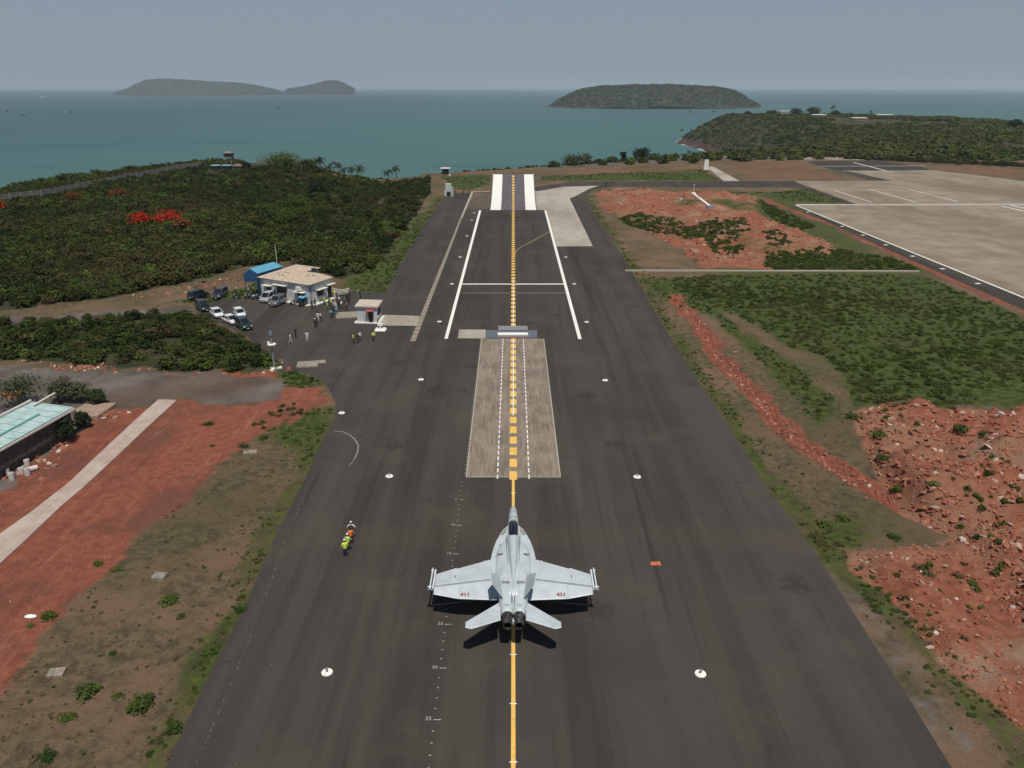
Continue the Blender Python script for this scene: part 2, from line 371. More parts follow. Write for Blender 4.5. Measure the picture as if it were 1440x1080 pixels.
# ------------------------------------------------------------------ islands
t = NT('island_scrub')
a1 = t.noise(.02, 6, .7); a2 = t.noise(.006, 4); a3 = t.noise(.08, 4, .7)
c = t.mix(t.ramp(a1, .35, .65), (.016,.026,.010), (.045,.062,.020)); c = t.mix(t.ramp(a2, .45, .62, 0, .6), c, (.075,.062,.032)); c = t.mix(t.ramp(a3, .5, .7, 0, .6), c, (.012,.018,.008))
c = t.mix(t.attr('rock'), c, (.055,.034,.025))
t.bump(a3, .6, 6.0); isl_m = t.fin(c, .95, spec=.1)
ISL = []
def island(name, prof, depth, halfd, seed, rough=9, waterline=None):
    """prof: (px, top py) silhouette; real heightfield at its own distance"""
    N, M = 300, 110
    px = np.linspace(prof[0][0], prof[-1][0], N); top = np.interp(px, [p[0] for p in prof], [p[1] for p in prof])
    H = CAMH-(top-122)*depth/1173.0-SEA
    X = (px-VPX)/FPX*depth
    v = np.linspace(-1, 1, M); u = np.linspace(-1, 1, N)
    XX = np.repeat(X[:, None], M, 1); VV = np.repeat(v[None, :], N, 0); UU = np.repeat(u[:, None], M, 1)
    hw = halfd*np.sqrt(np.clip(1-UU**2, .03, 1)); YY = (depth-(CAMH-SEA)*SP)/CP+VV*hw
    e = VV+(fbm(XX, YY, 300, 3, seed)-.5)*.25
    shp = np.clip(1-np.abs(e)**2.6, -.2, 1)
    Z = SEA-3+(H[:, None]+3)*np.maximum(shp, 0)+(fbm(XX, YY, 45, 4, seed+3)-.5)*rough*2*sstep(0.05, .4, shp)+(fbm(XX, YY, 200, 3, seed+7)-.6)*rough*2.2*sstep(0.1, .6, shp)
    co = np.stack([XX.ravel(), YY.ravel(), Z.ravel()], 1)
    i0 = (np.arange(N-1)[:, None]*M+np.arange(M-1)[None, :]).ravel()
    me = fast_mesh(name, co, np.stack([i0, i0+M, i0+M+1, i0+1], 1)); me.materials.append(isl_m)
    a = me.attributes.new('rock', 'FLOAT', 'POINT'); a.data.foreach_set('value', sstep(12, 3, Z.ravel()-SEA).astype(np.float32))
    o = bpy.data.objects.new(name, me); COL.objects.link(o); tag(o, kind='structure')
    ISL.append((name, XX, YY, Z, depth))
    # broken white water at the foot of the island
    mb = MB()
    for k in range(0, N-1, 2):
        j = int(np.argmax(Z[k] > SEA)); 
        if random.random() < .62 and j > 0:
            w = random.uniform(1.5, 7)*depth/4000; x0, x1 = X[k], X[min(k+2, N-1)]; y = YY[k, j]; y2 = YY[min(k+2, N-1), max(1, int(np.argmax(Z[min(k+2, N-1)] > SEA)))]
            mb.add([(x0, y-w, SEA+.15),(x1, y2-w*random.uniform(.5,1.3), SEA+.15),(x1, y2+4, SEA+.15),(x0, y+4, SEA+.15)], [(0,1,2,3)])
    tag(mb.build('surf', foam_m), kind='structure')
t = NT('foam'); foam_m = t.fin(t.mix(t.ramp(t.noise(.3, 4), .4, .6), (.35,.4,.4), (.75,.76,.74)), .7)
island('island', [(766,149.5),(777,147.5),(793,136),(806,129),(819,124.5),(835,121.5),(853,120),(890,119),(925,119.3),(977,120.5),(1000,121.5),(1012,123),(1022,125),(1030,129.5),(1046,139.5),(1060,146),(1067,149)], 3950, 420, 51, 5)
island('island', [(163,131.5),(176,127.5),(188,125.5),(200,118),(214,112.5),(230,111),(270,112.5),(300,114.5),(330,116),(355,119),(372,122),(386,125.5),(396,129)], 9600, 620, 61, 8)
island('island', [(402,130),(408,124.5),(430,121.5),(446,118),(460,113.5),(472,113),(484,117),(498,126)], 9900, 330, 71, 6)
# surf at the foot of the headland, following its real waterline
mb = MB(); prev = None
for yy in np.arange(1190, 1640, 7.0):
    xq = np.arange(150, 520, 1.5); tz_ = T(xq, np.full_like(xq, yy)); k = int(np.argmax(tz_ > SEA))
    if k and random.random() < .8:
        w = random.uniform(2, 9) if random.random() < .35 else random.uniform(.8, 3); x = xq[k]
        if prev is not None and abs(prev[0]-x) < 40: mb.add([(prev[0]-prev[1], yy-7, SEA+.3),(prev[0]+4, yy-7, SEA+.3),(x+4, yy, SEA+.3),(x-w, yy, SEA+.3)], [(0,1,2,3)])
        prev = (x, w)
    else: prev = None
tag(mb.build('surf', foam_m), kind='structure')
# ------------------------------------------------------------------ paved surfaces
def paved(name, q, z, mat, h=0):
    mb = MB(); mb.sheet(P(q), z); return tag(mb.build(name, mat), kind='structure')
t = NT('asphalt')
long_ = t.noise(.35, 5, .6, t.mapv((1,.05,1))); med = t.noise(.10, 5, .6); fine = t.noise(9, 4, .7); big = t.noise(.03, 4, .55)
sx = t.n('ShaderNodeSeparateXYZ'); t.l(t.co(), sx.inputs[0])
lane = t.n('ShaderNodeTexWhiteNoise'); lane.noise_dimensions = '1D'; t.l(t.math('FLOOR', t.math('MULTIPLY', t.math('ADD', sx.outputs[0], 1.3), .26)), lane.inputs['W'])
c = t.mix(t.ramp(long_, .3, .7), (.042,.036,.030), (.080,.070,.058)); c = t.mix(t.ramp(lane.outputs[0], 0, 1, 0, .45), c, (.085,.079,.070))
c = t.mix(t.ramp(med, .48, .72, 0, .6), c, (.104,.088,.071)); c = t.mix(t.ramp(big, .48, .66, 0, .5), c, (.042,.037,.034))
seam = t.math('LESS_THAN', t.math('ABSOLUTE', t.math('SUBTRACT', t.math('FRACT', t.math('MULTIPLY', t.math('ADD', sx.outputs[0], 1.3), .26)), .5)), .0)
fr = t.math('FRACT', t.math('MULTIPLY', t.math('ADD', sx.outputs[0], 1.3), .26)); c = t.mix(t.ramp(fr, .012, .0, 0, .55), c, (.030,.027,.025))
fy = t.math('FRACT', t.math('ADD', t.math('MULTIPLY', sx.outputs[1], .0208), .31)); c = t.mix(t.ramp(fy, .004, .0, 0, .5), c, (.035,.03,.027))
c = t.mix(t.ramp(t.math('ABSOLUTE', t.math('SUBTRACT', t.math('ADD', sx.outputs[1], t.math('MULTIPLY', med, 4)), 66)), 3.2, .2, 0, .22), c, (.11,.085,.064))
c = t.mix(t.ramp(fine, .3, .75, 0, .35), c, (.09,.083,.075))
spots = t.voro(.16); c = t.mix(t.ramp(spots, .05, .02, 0, .35), c, (.03,.028,.026))
t.bump(fine, .25, .01); tr = t.noise(.22, 6, .7, t.mapv((4.5,.10,1)), .3); c = t.mix(t.ramp(tr, .56, .70, 0, .45), c, (.028,.025,.022)); c = t.mix(t.ramp(tr, .42, .30, 0, .35), c, (.10,.09,.078))
st = t.voro(.11, None, 'F1'); sn = t.noise(1.3, 4); c = t.mix(t.ramp(t.math('ADD', st, t.math('MULTIPLY', sn, .5)), .42, .34, 0, .4), c, (.030,.027,.024))
ck = t.noise(.5, 6, .8, t.mapv((.06,1,1)), 1.0); c = t.mix(t.ramp(t.math('ABSOLUTE', t.math('SUBTRACT', ck, .5)), .0035, .0, 0, .35), c, (.022,.02,.018))
c = t.mix(1.0, c, (.80,.785,.77), 'MULTIPLY'); asphalt = t.fin(c, .9, spec=.15)
pd = [(-650,3000),(232,1083),(292,953),(342,858),(387,753),(427,678),(458,610),(470,590),(472,566),(462,546),(446,531),(421,523),(398,524),(388,519),(372,494),(345,471),(308,455),(276,441),(275,432),(300,424),(340,419),(366,416),(436,428),(470,417),(492,410),(541,411),(576,350),(611,295),(628,273),(664,270),(690,270),(690,262),(760,256),(842,255),(1000,255),(1118,255),(1135,263.7),(1206,287.5),(1199,287.5),(1118,263.8),(1000,263.6),(862,262.4),(836,266),(824,275),(832,294),(850,320),(880,368),(905,410),(940,470),(985,540),(1050,640),(1085,695),(1140,768),(1279,984),(1340,1083),(2528,3000)]
paved('runway', pd, .03, asphalt)
paved('apron_edge_asphalt', [(1112,289.5),(1118,289),(1440,421),(1800,570),(1800,600),(1440,436),(1300,374)], .03, asphalt)
paved('far_apron', [(1134.5,227),(1241,226.3),(1293,234),(1310,239.2),(1191,240.4),(1254,255),(1223,253.6),(1183,242),(1153,234)], .03, asphalt)
def concrete(name, a, b, d, joint=.16, js=.3, sc=.35, off=.0):
    t = NT(name); n1 = t.noise(sc, 6, .65); n2 = t.noise(sc*.2, 4, .6, t.mapv((1,.35,1))); n3 = t.noise(7, 4, .7); n4 = t.noise(1.2, 5, .7, t.mapv((1,.25,1)))
    sx = t.n('ShaderNodeSeparateXYZ'); t.l(t.co(), sx.inputs[0])
    c = t.mix(t.ramp(n1, .35, .68), a, b); c = t.mix(t.ramp(n2, .42, .64, 0, .75), c, d); c = t.mix(t.ramp(n4, .55, .75, 0, .35), c, d); c = t.mix(t.ramp(n3, .4, .75, 0, .25), c, b)
    for k in (0, 1):
        fr = t.math('FRACT', t.math('ADD', t.math('MULTIPLY', sx.outputs[k], joint), off)); c = t.mix(t.ramp(fr, .02, .0, 0, js), c, tuple(x*.35 for x in a))
    return t.fin(c, .85, spec=.3)
apron_c = concrete('apron_concrete', (.205,.168,.120), (.295,.248,.186), (.155,.108,.070), .15, .3, .12)
pale_c = concrete('pale_concrete', (.34,.305,.25), (.44,.40,.335), (.24,.20,.155), .22, .45, .3)
paved('apron', [(1117,255.3),(1255,254.6),(1191,240.6),(1309,239.3),(1370,246),(1440,255),(1800,268),(1800,287.2),(1440,287.2),(1204,287.2)], .05, apron_c)
paved('apron', [(1119,289),(1440,289),(1800,289),(1800,567),(1440,419.5)], .05, apron_c)
paved('apron_joint_strip', [(1119,287.3),(1800,287.3),(1800,289),(1119,289)], .055, pale_c)
paved('concrete_apron', [(752.5,269.3),(766,267.5),(792,262.8),(842.5,261.2),(830,265),(808,276.5),(801,279),(833.5,346.3),(783,347),(768,296),(753.7,295)], .045, pale_c)
paved('brown_pavement', [(664,271.5),(691,271),(688,294),(655,295)], .045, concrete('brown_concrete', (.10,.075,.05), (.15,.11,.075), (.06,.05,.042), .12, .2, .2))
paved('concrete_apron', [(539,443),(590,444.5),(587,458.5),(534,458)], .045, pale_c)
paved('footpath', [(986,234.5),(1003,234.5),(1040,254.5),(1018,254.8),(1000,240)], .035, pale_c)
# launch pad
t = NT('scratched_concrete')
n1 = t.noise(.5, 6, .65, t.mapv((1,.45,1))); n2 = t.noise(2.2, 5, .7, t.mapv((.35,1.8,1)), 1.2); n3 = t.noise(12, 3)
c = t.mix(t.ramp(n1, .32, .68), (.140,.108,.074), (.245,.198,.142)); c = t.mix(t.ramp(n2, .5, .68, 0, .45), c, (.085,.068,.05))
sx = t.n('ShaderNodeSeparateXYZ'); t.l(t.co(), sx.inputs[0]); ax = t.math('ABSOLUTE', sx.outputs[0])
c = t.mix(t.ramp(ax, 1.5, .2, 0, .25), c, (.17,.14,.125))
for sc, rot, sq in ((.10, .9, 14), (.07, -.75, 18), (.13, .35, 16), (.09, -.2, 20)):
    w = t.noise(sc, 3, .5, t.mapv((sq, .6, 1), rot=(0,0,rot)), .4); c = t.mix(t.ramp(t.math('ABSOLUTE', t.math('SUBTRACT', w, .53)), .012, .0, 0, .5), c, (.36,.32,.265))
fy = t.math('FRACT', t.math('MULTIPLY', sx.outputs[1], .062)); c = t.mix(t.ramp(fy, .006, .0, 0, .6), c, (.26,.22,.18))
c = t.mix(t.ramp(n3, .4, .8, 0, .25), c, (.21,.185,.15))
pad_m = t.fin(c, .85)
pad = [(677,476.6),(764.6,476.6),(788,671.5),(655.6,671.5)]
paved('launch_pad', pad, .05, pad_m)
paved('concrete_slab', [(646,463.6),(683,464),(683,476.3),(643.6,476)], .05, pale_c)
# ------------------------------------------------------------------ painted markings
def worn(name, c, c2, amt=.45):
    t = NT(name); n = t.noise(5, 5, .7); n2 = t.noise(.6, 4)
    return t.fin(t.mix(t.ramp(t.math('ADD', n, t.math('MULTIPLY', n2, .4)), .66, .95, 0, amt), c, c2), .7)
white_p = worn('white_paint', (.80,.78,.71), (.36,.33,.29)); yellow_p = worn('yellow_paint', (.80,.47,.10), (.30,.20,.08), .6); faint_p = worn('faint_paint', (.17,.15,.125), (.075,.067,.06), .9)
faint_r = worn('faint_red_paint', (.17,.10,.085), (.08,.066,.06), .9); oldyel = worn('old_yellow_paint', (.30,.24,.12), (.09,.075,.06), .9)
Yof = lambda py: G(722, py).y
def strip(mb, a, b, w, z):
    a = Vector(a); b = Vector(b); d = (b-a); d.z = 0; n = Vector((-d.y, d.x, 0)).normalized()*(w/2)
    mb.add([(a.x-n.x, a.y-n.y, z),(b.x-n.x, b.y-n.y, z),(b.x+n.x, b.y+n.y, z),(a.x+n.x, a.y+n.y, z)][::-1], [(0,1,2,3)])
yp0, yp1 = Yof(671.5), Yof(476.6)
mb = MB(); strip(mb, (0,2.5,0), (0,yp0-.2,0), .29, .036); tag(mb.build('taxi_centreline', yellow_p), kind='structure')
mb = MB(); y = 22.6
while y < yp0: strip(mb, (-.25, y, 0), (.25, y, 0), .09, .041); y += 5
tag(mb.build('centreline_ticks', white_p), kind='structure')
mb = MB(); y = yp0-.6; y_end = Yof(296)-.3
while y < y_end: strip(mb, (0,y,0), (0,y+2.0,0), .84, .056); y += 3.05
tag(mb.build('centreline_blocks', yellow_p), kind='structure')
mb = MB(); strip(mb, (0,Yof(585),0), (0,Yof(392),0), .13, .061); tag(mb.build('centreline', white_p), kind='structure')
mb = MB()
for q in ([(673.6,296),(676.8,296),(629.6,476.5),(625,476.5)], [(765.5,296),(768.4,296),(818,477),(813,477)]): mb.sheet(P(q), .037)
tag(mb.build('edge_lines', white_p), kind='structure')
mb = MB(); mb.sheet(P([(650,399.1),(794.5,399.1),(795,400.3),(649.5,400.3)]), .042); tag(mb.build('cross_line', white_p), kind='structure')
mb = MB(); mb.sheet(P([(648,411.6),(796,411.6),(796,412.8),(647,412.8)]), .042); mb2 = mb; tag(mb.build('old_cross_line', faint_r), kind='structure')
mb = MB(); q = P([(724,360),(724.6,355),(727,351.5),(732,348),(750,338.5),(773,325.5)])
for a, b in zip(q[:-1], q[1:]): strip(mb, a, b, .3, .043)
tag(mb.build('turn_off_line', oldyel), kind='structure')
mb = MB()
for s in (-1, 1):
    y = yp0-.4
    while y < yp1+1.5: strip(mb, (s*1.73, y, 0), (s*1.73, y+1.0, 0), .14, .058); y += 1.5
tag(mb.build('pad_guide_dashes', white_p), kind='structure')
mb = MB(); q = P(pad)
for a, b in ((q[1],q[2]),(q[2],q[3]),(q[3],q[0])): strip(mb, a, b, .12, .060)
tag(mb.build('pad_border', worn('border_paint', (.42,.38,.32), (.2,.17,.14))), kind='structure')
mb = MB()
for q in ([(497,607),(503,617),(504.5,626),(502,636),(496,646),(489,656)],):
    pts = P([(470,606.5),(482,607.5),(492,612),(499,618),(504,627),(503,636),(499,645),(490,657)])
    for i, (a, b) in enumerate(zip(pts[:-1], pts[1:])):
        if i < 6: strip(mb, a, b, .16, .037)
        else:
            for k in range(4): strip(mb, a.lerp(b, k/4), a.lerp(b, k/4+.13), .16, .037)
tag(mb.build('curved_guide_line', worn('g_paint', (.24,.22,.19), (.08,.07,.06), .8)), kind='structure')
mb = MB()
for q, n in (([(275,1078),(330,950),(372,845),(400,760),(430,700)], 60), ([(330,1078),(372,960),(410,860)], 22)):
    pts = P(q)
    for a, b in zip(pts[:-1], pts[1:]):
        for k in range(n//4):
            if random.random() < .5: strip(mb, a.lerp(b, k*4/n+random.uniform(0,.03)), a.lerp(b, k*4/n+random.uniform(.04,.05)), .045, .037)
tag(mb.build('faint_dashes', faint_p), kind='structure')
# distance ticks and figures beside the aircraft, one per metre, a figure every five
def text_mesh(mb, s, size, M, m=0):
    cu = bpy.data.curves.new('t', 'FONT'); cu.body = s; cu.size = size; cu.align_x = 'CENTER'; cu.resolution_u = 3
    o = bpy.data.objects.new('t', cu); COL.objects.link(o)
    me = bpy.data.meshes.new_from_object(o.evaluated_get(bpy.context.evaluated_depsgraph_get()))
    mb.add([M @ v.co for v in me.vertices], [tuple(p.vertices) for p in me.polygons], m)
    bpy.data.objects.remove(o); bpy.data.curves.remove(cu); bpy.data.meshes.remove(me)
la, lb = G(646.5, 700), G(604, 1060)
mb = MB(); step = 1.0; y = yp0-1
k = 1
while y > 36:
    f = (y-la.y)/(lb.y-la.y); x = la.x+(lb.x-la.x)*f
    x = la.x+(x-la.x)
    if k % 5 == 0:
        strip(mb, (x+.02, y, 0), (x+.5, y, 0), .07, .037); text_mesh(mb, str(k), .46, Matrix.Translation((x-.36, y-.05, .037)))
    else: strip(mb, (x-.02, y, 0), (x+.12, y, 0), .07, .037)
    y -= 1.0; k += 1
y = yp0+1; a, b = G(652.5, 671.5), G(674.5, 476.6)
while y < yp1:
    f = (y-a.y)/(b.y-a.y); x = a.x+(b.x-a.x)*f
    strip(mb, (x, y, 0), (x+(.3 if round(y-yp0) % 5 == 0 else .12), y, 0), .13, .037); y += 1.0
tag(mb.build('distance_scale', worn('worn_white', (.42,.39,.35), (.10,.09,.08), .9)), kind='structure')
# apron markings
mb = MB()
for a, b, w in (((1119,288.7),(1440,419),.55),((1172,267.5),(1227,285),.4),((1223,266.5),(1290,285),.4),((1276,266),(1347,283.5),.4),((1119,287.8),(1440,287.2),.5),((1172,267.3),(1258,267),.3),
                ((1408,290),(1440,297),.7),((1422,289),(1446,294),.7),((1153,234),(1300,233.3),.8),((1200,228.5),(1245,240),.9),((1185,240.4),(1255,241),.8),((1258,254.7),(1120,255.3),.4),((1440,419),(1800,566),.5)):
    strip(mb, G(*a), G(*b), w, .058)
tag(mb.build('apron_lines', white_p), kind='structure')
# drainage channel strip left of the runway
t = NT('channel_covers'); sxx = t.n('ShaderNodeSeparateXYZ'); t.l(t.co(), sxx.inputs[0])
fr = t.math('FRACT', t.math('MULTIPLY', sxx.outputs[1], .42)); c = t.mix(t.ramp(t.noise(1.5, 5), .35, .65), (.21,.175,.13), (.30,.26,.20)); c = t.mix(t.ramp(fr, .22, .1, 0, .75), c, (.09,.07,.055)); chan = t.fin(c, .85)
mb = MB(); mb.prism(P([(576.5,480),(584.3,480),(650,306),(647.5,306)]), .0, .06); tag(mb.build('drain_covers', chan), kind='structure')
mb = MB(); mb.prism(P([(647.5,306),(650.5,306),(666,269.5),(663,269.5)]), .0, .05); mb.prism(P([(666,269.3),(690,268.9),(690,270),(665,270.4)]), 0, .05); tag(mb.build('kerb', pale_c), kind='structure')
mb = MB(); a, b = G(879, 381.3), G(1292, 382.3)
mb.prism([(a.x, a.y-.35),(b.x, b.y-.35),(b.x, b.y+.35),(a.x, a.y+.35)], -.2, .28); tag(mb.build('kerb', worn('kerb_c', (.38,.34,.27), (.24,.2,.15))), kind='structure')
# pale path across the red soil
pathc = concrete('path_concrete', (.36,.275,.225), (.46,.38,.325), (.34,.19,.14), .11, .25, .4, .2)
mb = MB(); mb.prism(P([(223,562.5),(249,563.4),(206,603),(165,642),(120,684),(84.6,714),(40,757),(0,794),(-150,930),(-150,870),(0,752),(46.7,719),(100,677),(128,650),(160,620),(190,592)]), -.1, .12); tag(mb.build('concrete_path', pathc), kind='structure')
# ------------------------------------------------------------------ leaves, rocks and their scatters
def leaf_mat(name, a, b, extra=None, big=.02):
    t = NT(name); oi = t.n('ShaderNodeObjectInfo'); g = t.n('ShaderNodeNewGeometry')
    nz = t.noise(big, 4, .6, oi.outputs['Location']); c = t.mix(oi.outputs['Random'], a, b)
    if extra: c = t.mix(t.ramp(nz, .48, .66, 0, .85), c, extra)
    hv = t.n('ShaderNodeHueSaturation'); t.l(t.math('ADD', t.math('MULTIPLY', g.outputs['Random Per Island'], .55), .72), hv.inputs['Value']); t.l(c, hv.inputs['Color'])
    return t.fin(hv.outputs[0], .9, spec=.07)
def clump_mesh(name, mat, rx=1.0, rz=.8, n=110, size=.26, seed=0, lobes=5, base=.0, twig=None):
    """many small leaf faces spread through a few overlapping lobes"""
    r = random.Random(seed); vs = []; fs = []
    L = [(r.uniform(-.45,.45)*rx, r.uniform(-.45,.45)*rx, base+rz*r.uniform(.25,.7), r.uniform(.38,.62)*rx) for _ in range(lobes)]
    for _ in range(n):
        cx, cy, cz, q = r.choice(L)
        d = Vector((r.gauss(0,1), r.gauss(0,1), r.gauss(.35,1))).normalized()
        p = Vector((cx, cy, cz))+Vector((d.x*q, d.y*q, d.z*q*.8))*r.uniform(.55, 1.08)
        if p.z < base: p.z = base+r.uniform(0, .15)
        nrm = (d*.7+Vector((r.gauss(0,.4), r.gauss(0,.4), r.gauss(.75,.4)))).normalized()
        a = nrm.orthogonal().normalized(); b = nrm.cross(a); th = r.uniform(0, 6.3)
        u = a*math.cos(th)+b*math.sin(th); v = nrm.cross(u); s = size*r.uniform(.6, 1.5)
        k = len(vs); w = s*r.uniform(.45, .8)
        vs += [p-u*s-v*w*.4, p+u*s*.1-v*w, p+u*s, p+v*w]; fs.append((k, k+1, k+2, k+3))
    me = bpy.data.meshes.new(name); me.from_pydata([tuple(v) for v in vs], [], fs); me.materials.append(mat); me.update()
    return me
def rock_mesh(name, mat, seed):
    r = random.Random(seed); mb = MB(); rg = []
    n = 6
    for z, q in ((-.35, .55), (0, 1), (.35, .75), (.5, .3)):
        rg.append([(q*math.cos(2*PI*k/n)*r.uniform(.65, 1.15), q*math.sin(2*PI*k/n)*r.uniform(.5, 1.1), z*r.uniform(.7, 1.1)) for k in range(n)])
    mb.rings(rg, smooth=False); me = bpy.data.meshes.new(name); me.from_pydata(mb.v, [], mb.f); me.materials.append(mat); return me
def scatter(name, pts, scl, meshes, label, cat, rot=None, tilt=.15):
    """one object: points carrying instances of a few variants"""
    n = len(pts)
    me = bpy.data.meshes.new(name); me.vertices.add(n); me.vertices.foreach_set('co', np.asarray(pts, np.float32).ravel())
    if rot is None:
        rot = np.stack([RNG.normal(0, tilt, n), RNG.normal(0, tilt, n), RNG.uniform(0, 6.28, n)], 1)
    a = me.attributes.new('rot', 'FLOAT_VECTOR', 'POINT'); a.data.foreach_set('vector', rot.astype(np.float32).ravel())
    if scl.ndim == 1: scl = np.repeat(scl[:, None], 3, 1)
    a = me.attributes.new('scl', 'FLOAT_VECTOR', 'POINT'); a.data.foreach_set('vector', scl.astype(np.float32).ravel())
    a = me.attributes.new('idx', 'INT', 'POINT'); a.data.foreach_set('value', RNG.integers(0, len(meshes), n).astype(np.int32))
    for m in meshes[:1]: me.materials.append(m.materials[0])
    o = bpy.data.objects.new(name, me); COL.objects.link(o); tag(o, label, cat, kind='stuff')
    pc = bpy.data.collections.new(name+'_variants')
    for i, m in enumerate(meshes):
        po = bpy.data.objects.new('%s_variant' % name, m); pc.objects.link(po)
    ng = bpy.data.node_groups.new(name, 'GeometryNodeTree')
    ng.interface.new_socket('Geometry', in_out='INPUT', socket_type='NodeSocketGeometry'); ng.interface.new_socket('Geometry', in_out='OUTPUT', socket_type='NodeSocketGeometry')
    gi = ng.nodes.new('NodeGroupInput'); go = ng.nodes.new('NodeGroupOutput'); ip = ng.nodes.new('GeometryNodeInstanceOnPoints')
    ci = ng.nodes.new('GeometryNodeCollectionInfo'); ci.inputs[0].default_value = pc; ci.inputs[1].default_value = True; ci.inputs[2].default_value = True
    def na(nm, ty):
        x = ng.nodes.new('GeometryNodeInputNamedAttribute'); x.data_type = ty; x.inputs[0].default_value = nm; return x.outputs[0]
    er = ng.nodes.new('FunctionNodeEulerToRotation'); L = ng.links.new
    L(gi.outputs[0], ip.inputs['Points']); L(ci.outputs[0], ip.inputs['Instance']); ip.inputs['Pick Instance'].default_value = True
    L(na('idx', 'INT'), ip.inputs['Instance Index']); L(na('rot', 'FLOAT_VECTOR'), er.inputs[0]); L(er.outputs[0], ip.inputs['Rotation'])
    L(na('scl', 'FLOAT_VECTOR'), ip.inputs['Scale']); L(ip.outputs[0], go.inputs[0])
    md = o.modifiers.new('scatter', 'NODES'); md.node_group = ng
    return o
def pts_in(polys, spacing_near, spacing_k, ymin=20, ymax=2000, margin=0, power=1.0, xlim=None, extra=None):
    """random points in polygons, thinner with distance"""
    out = []
    for pl in polys:
        xsn = [p[0] for p in pl]; ysn = [p[1] for p in pl]
        y = max(min(ysn), ymin); y1 = min(max(ysn), ymax)
        while y < y1:
            sp = spacing_near+spacing_k*y; hw = 30+.78*y
            x0, x1 = max(min(xsn), -hw), min(max(xsn), hw)
            if x1 > x0:
                n = max(1, int((x1-x0)/sp)); xx = RNG.uniform(x0, x1, n); yy = y+RNG.uniform(-.6, .6, n)*sp
                k = sdist(xx, yy, pl) > margin; out.append(np.stack([xx[k], yy[k]], 1))
            y += sp
    return np.concatenate(out)
def lift(p2, dz=0): return np.stack([p2[:, 0], p2[:, 1], T(p2[:, 0], p2[:, 1])+dz], 1)
leafA = leaf_mat('leaf_scrub', (.013,.022,.006), (.046,.058,.014), (.062,.052,.020), .014)
leafB = leaf_mat('leaf_bright', (.030,.052,.010), (.078,.108,.022), (.055,.065,.018), .03)
leafC = leaf_mat('leaf_dry', (.07,.052,.022), (.10,.065,.032), (.05,.05,.02), .03)
leafH = leaf_mat('leaf_headland', (.028,.044,.012), (.088,.105,.028), (.085,.072,.034), .008)
cA = [clump_mesh('scrub_clump', leafA, 1, .85, 330, .115, s, 7) for s in range(5)]
cB = [clump_mesh('bright_clump', leafB, 1, .7, 260, .12, s+10, 5) for s in range(4)]
cC = [clump_mesh('dry_clump', leafC, 1, .6, 200, .10, s+20, 4) for s in range(2)]
cH = [clump_mesh('headland_clump', leafH, 1, .75, 130, .20, s+30, 5) for s in range(5)]
# left hill scrub
p = pts_in([scrub1], 1.2, .0042, 90, 520, .5); keep = sdist(p[:,0], p[:,1], scrub1) > .8
nz = fbm(p[:,0], p[:,1], 26, 3, 77); sz = 1.0+1.7*nz+RNG.uniform(-.3, .5, len(p)); cap = 1.0+2.2*sstep(4, 40, sdist(p[:,0], p[:,1], land_top))+1.4*sstep(-120, -170, p[:,0]); sz = np.minimum(sz, cap); tw_ = at_depth(324, 236, 388); kk = ~((abs(p[:,0]-tw_[0]) < 8) & (p[:,1] > tw_[1]-22)); p = p[kk]; sz = sz[kk]; nz = nz[kk]; p3 = lift(p, -.1)
scatter('scrub', p3, np.stack([sz, sz, sz*RNG.uniform(.8, 1.25, len(p))], 1), cA+cA+cC[:1], 'dense dark green and rusty brown scrub covering the hillside left of the runway', 'scrub')
k = (nz > .5); q = p3[k][::4]; s_ = sz[k][::4]
scatter('scrub', q+np.array([0,0,.5]), s_*1.05, cB, 'brighter green bushes standing out among the dark hillside scrub', 'scrub')
p = pts_in([scrub2], 1.0, .006, 60, 300, .4); nz = fbm(p[:,0], p[:,1], 10, 3, 78); sz = .8+1.4*nz+RNG.uniform(-.3, .5, len(p))
scatter('scrub', lift(p, -.1), sz, cA+cB[:2]+cC[:1], 'tangled green and brown scrub between the car park and the grey yard', 'scrub')
# beyond the plateau edge, left and centre, and the slope to the beach
edge = land_top[3:22]
ring = []
for a, b in zip(land_top[1:23], land_top[2:24]):
    L_ = math.dist(a, b); n = int(L_/1.5)
    for _ in range(n*5):
        f = random.random(); dx, dy = b[0]-a[0], b[1]-a[1]; o_ = abs(random.gauss(0, 11))-6
        nx, ny = -dy/L_, dx/L_
        ring.append((a[0]+dx*f+nx*o_, a[1]+dy*f+ny*o_))
ring = np.array(ring); ok = ~((ring[:,0] > -45) & (ring[:,0] < 120) & (-sdist(ring[:,0], ring[:,1], land_top) < -2)); ring = ring[ok]
hz = RNG.uniform(1.4, 2.7, len(ring))*(1+.4*(fbm(ring[:,0], ring[:,1], 20, 2, 3)-.5)); cen = (ring[:,0] > -60) & (ring[:,0] < 40); hz = np.where(cen, hz*.55, hz); hz = np.where(ring[:,0] < -150, hz*1.45, hz); tw_ = at_depth(324, 236, 388); hz = np.where((abs(ring[:,0]-tw_[0]) < 9), .6, hz); hz = np.where((ring[:,0] > -112) & (ring[:,0] <= -30), hz*.42, hz)
scatter('coastal_scrub', lift(ring, -.2), hz, cA[:3]+cB, 'green coastal scrub along the clifftop above the sea', 'scrub')
slope = [(60,440),(190,480),(250,600),(330,800),(400,980),(420,1150),(395,1220),(330,950),(230,720),(110,560)]
p = pts_in([slope], 6, .001, 430, 1300); p = p[T(p[:,0], p[:,1]) > SEA+10]; scatter('coastal_scrub', lift(p, -.3), RNG.uniform(2.2, 4, len(p)), cH, 'dark scrub on the slope falling to the small beach', 'scrub')
